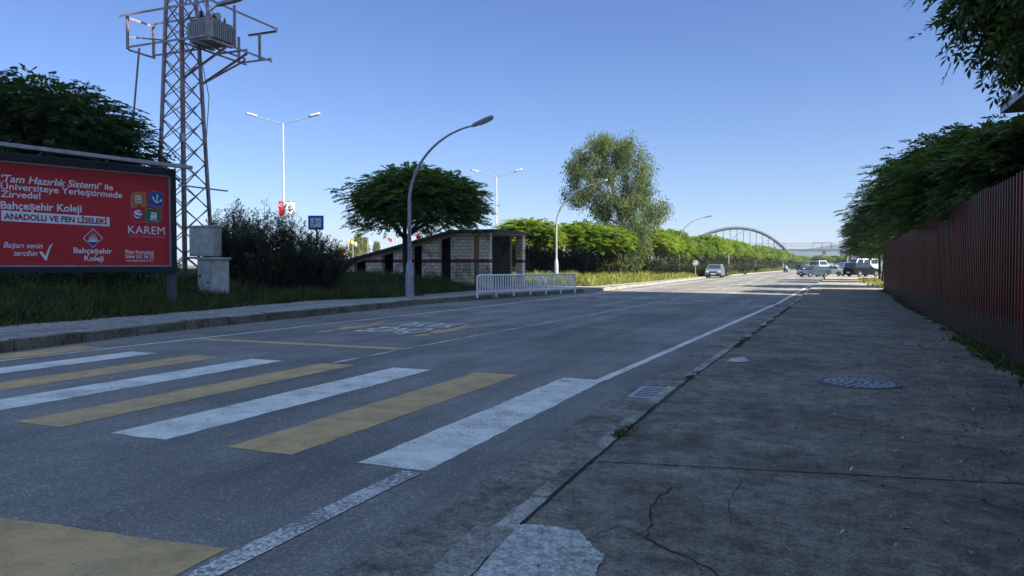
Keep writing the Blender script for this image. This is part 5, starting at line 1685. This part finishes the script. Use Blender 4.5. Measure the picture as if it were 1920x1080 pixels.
MB().prism([(-.085, .102, 1.62), (.085, .102, 1.62), (.085, .085, 1.70), (-.085, .085, 1.70)], (0, .012, 0)).build('visor', 'glass', pe)

# ================================================================== FOOTBRIDGE
D_ = 250.0
def bp(px, py, dd=0.0): return at(px, D_ + dd, py)
br = thing('footbridge', 'steel arch footbridge crossing the road in the distance', 'bridge', (0, 0, 0))
xl, xr, yb_, yt_ = 1272, 1472, 467, 427.5
for dd in (0, 3.0):
    pts = []
    for k in range(33):
        u = -1 + 2 * k / 32
        pts.append(bp(1388 + (1 if u > 0 else 1.25) * 84 * u if False else (xl + xr) / 2 + (xr - xl) / 2 * u + (1 - u * u) * 10, yb_ - (yb_ - yt_) * (1 - u * u), dd))
    MB().tube(pts, .52, 8).build('arch', 'steel_blue', br, smooth=True)
    hg = MB()
    for k in range(2, 31, 2):
        u = -1 + 2 * k / 32
        a = pts[k]; b = Vector((a.x, a.y, bp(1400, 467, dd).z))
        hg.tube([a, b], .10, 6)
    hg.build('hanger', 'steel_blue', br)
dk = MB()
a, b = bp(1268, 469, 1.5), bp(1600, 469, 1.5)
dk.bar(a, b, 3.2, .7)
dk.build('deck', 'steel_blue', br)
rg_ = MB()
for dd in (0, 3.0):
    for zz in (1.0, 1.6, 2.2):
        rg_.bar(bp(1268, 468, dd) + Vector((0, 0, zz)), bp(1600, 468, dd) + Vector((0, 0, zz)), .07)
    for k in range(84):
        q = bp(1268 + 4 * k, 468, dd); rg_.bar(q, q + Vector((0, 0, 2.2)), .06)
rg_.build('parapet', 'steel_blue', br)
cg = MB()
for dd in (0, 3.0):
    for px in (1524, 1541, 1559): cg.bar(bp(px, 468, dd), bp(px, 455, dd), .16)
    cg.bar(bp(1524, 455, dd), bp(1559, 455, dd), .16)
cg.build('portal_frame', 'steel_blue', br)
for px in (1290, 1472, 1545):
    q = bp(px, 469, 1.5); MB().bar(Vector((q.x, q.y, -.2)), Vector((q.x, q.y, q.z - .36)), 1.0, 1.2).build('pier', 'plaster', br)

# ================================================================== FAR THINGS
# hills
def hills(name, d, prof, depth, mat):
    mb = MB(); vs, fs = [], []
    for px, py in prof:
        for k, (f, s) in enumerate(((0.0, 0.0), (.35, .62), (.7, .93), (1.0, 1.0), (1.8, .4))):
            q = at(px, d + depth * f); z = (H + ray(px, py)[1] * (d + depth)) * s
            vs.append((q.x, q.y, z - 2 if k == 0 else z + (3 * math.sin(px * .31 + k) if k in (1, 2) else 0)))
    m = 5
    for i in range(len(prof) - 1):
        for k in range(m - 1):
            a = i * m + k; fs.append((a, a + m, a + m + 1, a + 1))
    mb.add(vs, fs)
    return struct(mb.build(name, mat, smooth=True))
hills('hills', 1400, [(1330, 492), (1380, 484), (1430, 479), (1470, 474), (1500, 470), (1525, 465), (1545, 462), (1562, 460), (1580, 463), (1610, 468), (1650, 466), (1700, 470), (1760, 464), (1850, 462), (1950, 466), (2100, 475), (2300, 490)], 500, 'hill')
# pale poplars and flags beyond the highway
def poplar(px, d, top, rad, label, seed):
    p = at(px, d); rg = np.random.default_rng(seed)
    h = H + ray(px, top)[1] * d
    t = thing('poplar_tree', label, 'tree', (p.x, p.y, 0), 0, 'pale trees beyond the highway')
    MB().tube([(0, 0, -.3), (0, 0, h * .9)], [.15, .03], 6).build('trunk', 'pale_bark', t)
    n = 1500
    z = rg.uniform(.12, 1, n); rr = rad * np.sqrt(rg.random(n)) * (1.15 - z * .8); a = rg.uniform(0, 2 * PI, n)
    P = np.stack([rr * np.cos(a), rr * np.sin(a), z * h], 1)
    V, F = leaf_arrays(P, rg.normal(0, 1, (n, 3)) + np.array([0, 0, .8]), rg.normal(0, 1, (n, 3)), rg.uniform(.4, .7, n), rg.uniform(.12, .25, n))
    np_mesh('crown', V, F, 'poplar', t)
for i, (px, d, top, rad, lab) in enumerate([(662, 150, 452, 1.7, 'pale thin tree nearest the oleander shrubs on the skyline'), (672, 150, 441, 1.6, 'tallest pale thin tree among the far flags'), (684, 155, 447, 1.7, 'pale thin tree right of the tallest one on the skyline'), (706, 160, 455, 1.3, 'small pale tree just above the shelter roof slope'), (640, 155, 466, 2.4, 'low pale tree at the left end of the shelter roof')]):
    poplar(px, d, top, rad, lab, 300 + i)
for i, (px, d, top, mat, c) in enumerate([(654, 140, 447, 'flag_yellow', 'yellow'), (662, 142, 451, 'flag_white', 'white'), (690, 140, 449, 'flag_white', 'white'), (727, 140, 444, 'flag_red', 'red'), (742, 142, 446, 'flag_white', 'white'), (778, 140, 436, 'flag_red', 'red')]):
    p = at(px, d); h = H + ray(px, top)[1] * d
    lab = ['yellow flag left of the tallest pale tree', 'white flag beside the yellow flag', 'white flag right of the tallest pale tree', 'red flag on a pole above the sloping roof', 'white flag right of the red one above the roof', 'red flag right of the nearest curved lamp pole'][i]
    t = thing('flagpole', lab, 'flag', (p.x, p.y, 0), R(YAW), 'flags beyond the highway')
    MB().tube([(0, 0, 0), (0, 0, h)], .05, 6).build('pole', 'lamp_white', t)
    mb = MB(); vs, fs = [], []
    for k in range(9):
        x = .05 + .09 * k; y = .10 * math.sin(k * .9 + i); sag = .05 * k
        vs += [(x, y, h - .68 - sag), (x, y, h - .05 - sag * .9)]
    for k in range(8): fs.append((2 * k, 2 * k + 2, 2 * k + 3, 2 * k + 1))
    nv = len(vs); vs += [(v[0], v[1] + .01, v[2]) for v in vs]; fs += [tuple(nv + q for q in f[::-1]) for f in fs]
    mb.add(vs, fs); mb.build('cloth', mat, t, fix=False)
# far buildings on the right, between the trunks
def far_house(px0, px1, d, top, roof, label, mat='plaster'):
    a, b = at(px0, d), at(px1, d); w = (b - a).length; h = H + ray(px0, top)[1] * d
    t = thing('house', label, 'house', ((a.x + b.x) / 2, (a.y + b.y) / 2, 0), R(YAW))
    MB().b2(-w / 2, 0, 0, w / 2, 9, h).build('wall', mat, t)
    MB().prism([(-w / 2 - .4, -.4, h + .01), (w / 2 + .4, -.4, h + .01), (w / 2 + .4, 4.5, h + roof), (-w / 2 - .4, 4.5, h + roof)], (0, .2, -.01)).prism([(-w / 2 - .4, 9.4, h + .012), (w / 2 + .4, 9.4, h + .012), (w / 2 + .4, 4.72, h + roof), (-w / 2 - .4, 4.72, h + roof)], (0, .2, 0)).build('roof', 'roof_tile', t)
    for k in range(3):
        MB().b2(-w / 2 + w * (k + .3) / 3, -.06, h * .45, -w / 2 + w * (k + .7) / 3, -.005, h * .75).build('window', 'glass', t)
far_house(1628, 1650, 190, 478, 1.6, 'low far house with red roof behind the tree trunks')
far_house(1596, 1622, 260, 474, 1.4, 'far pale house above the white minibus')
for px, d, top, lab in [(1589, 150, 462, 'thin far utility pole left of the white minibus'), (1597, 170, 468, 'second thin far utility pole beside the minibus'), (1614, 160, 468, 'thin far utility pole above the black car')]:
    p = at(px, d); h = H + ray(px, top)[1] * d
    t = thing('utility_pole', lab, 'pole', (p.x, p.y, 0), R(YAW))
    MB().tube([(0, 0, 0), (0, 0, h)], [.16, .10], 8).build('pole', 'pole', t)
    MB().bar((-.7, 0, h - .3), (.7, 0, h - .3), .1).build('crossarm', 'pole', t)
# far green row on the right side of the road and behind the cars
for i, (px, d, s) in enumerate([(1536, 260, 1.1), (1550, 250, 1.0), (1563, 255, 1.05), (1577, 250, 1.0), (1592, 245, 1.0), (1606, 230, 1.1), (1640, 150, 1.2), (1656, 130, 1.1)]):
    p = at(px, d)
    copy_tree(pr[i % 3], (p.x, p.y, 0), i * 1.1, s, 'leafy far tree in the low row behind the parked cars')['group'] = 'far trees behind the parked cars'

# ================================================================== HAZE
air = MB().b2(-3100, -330, -1.2, 3100, 3100, 62).build('haze', 'asphalt')
hm = bpy.data.materials.new('haze_air'); hm.use_nodes = True
hn = hm.node_tree; hn.nodes.clear()
ho = hn.nodes.new('ShaderNodeOutputMaterial'); hv = hn.nodes.new('ShaderNodeVolumePrincipled')
hv.inputs['Color'].default_value = (0.80, 0.89, 1.0, 1)
hv.inputs['Density'].default_value = 0.0003
hv.inputs['Anisotropy'].default_value = 0.2
hn.links.new(hv.outputs[0], ho.inputs['Volume'])
air.data.materials.clear(); air.data.materials.append(hm)
struct(air, 'stuff')
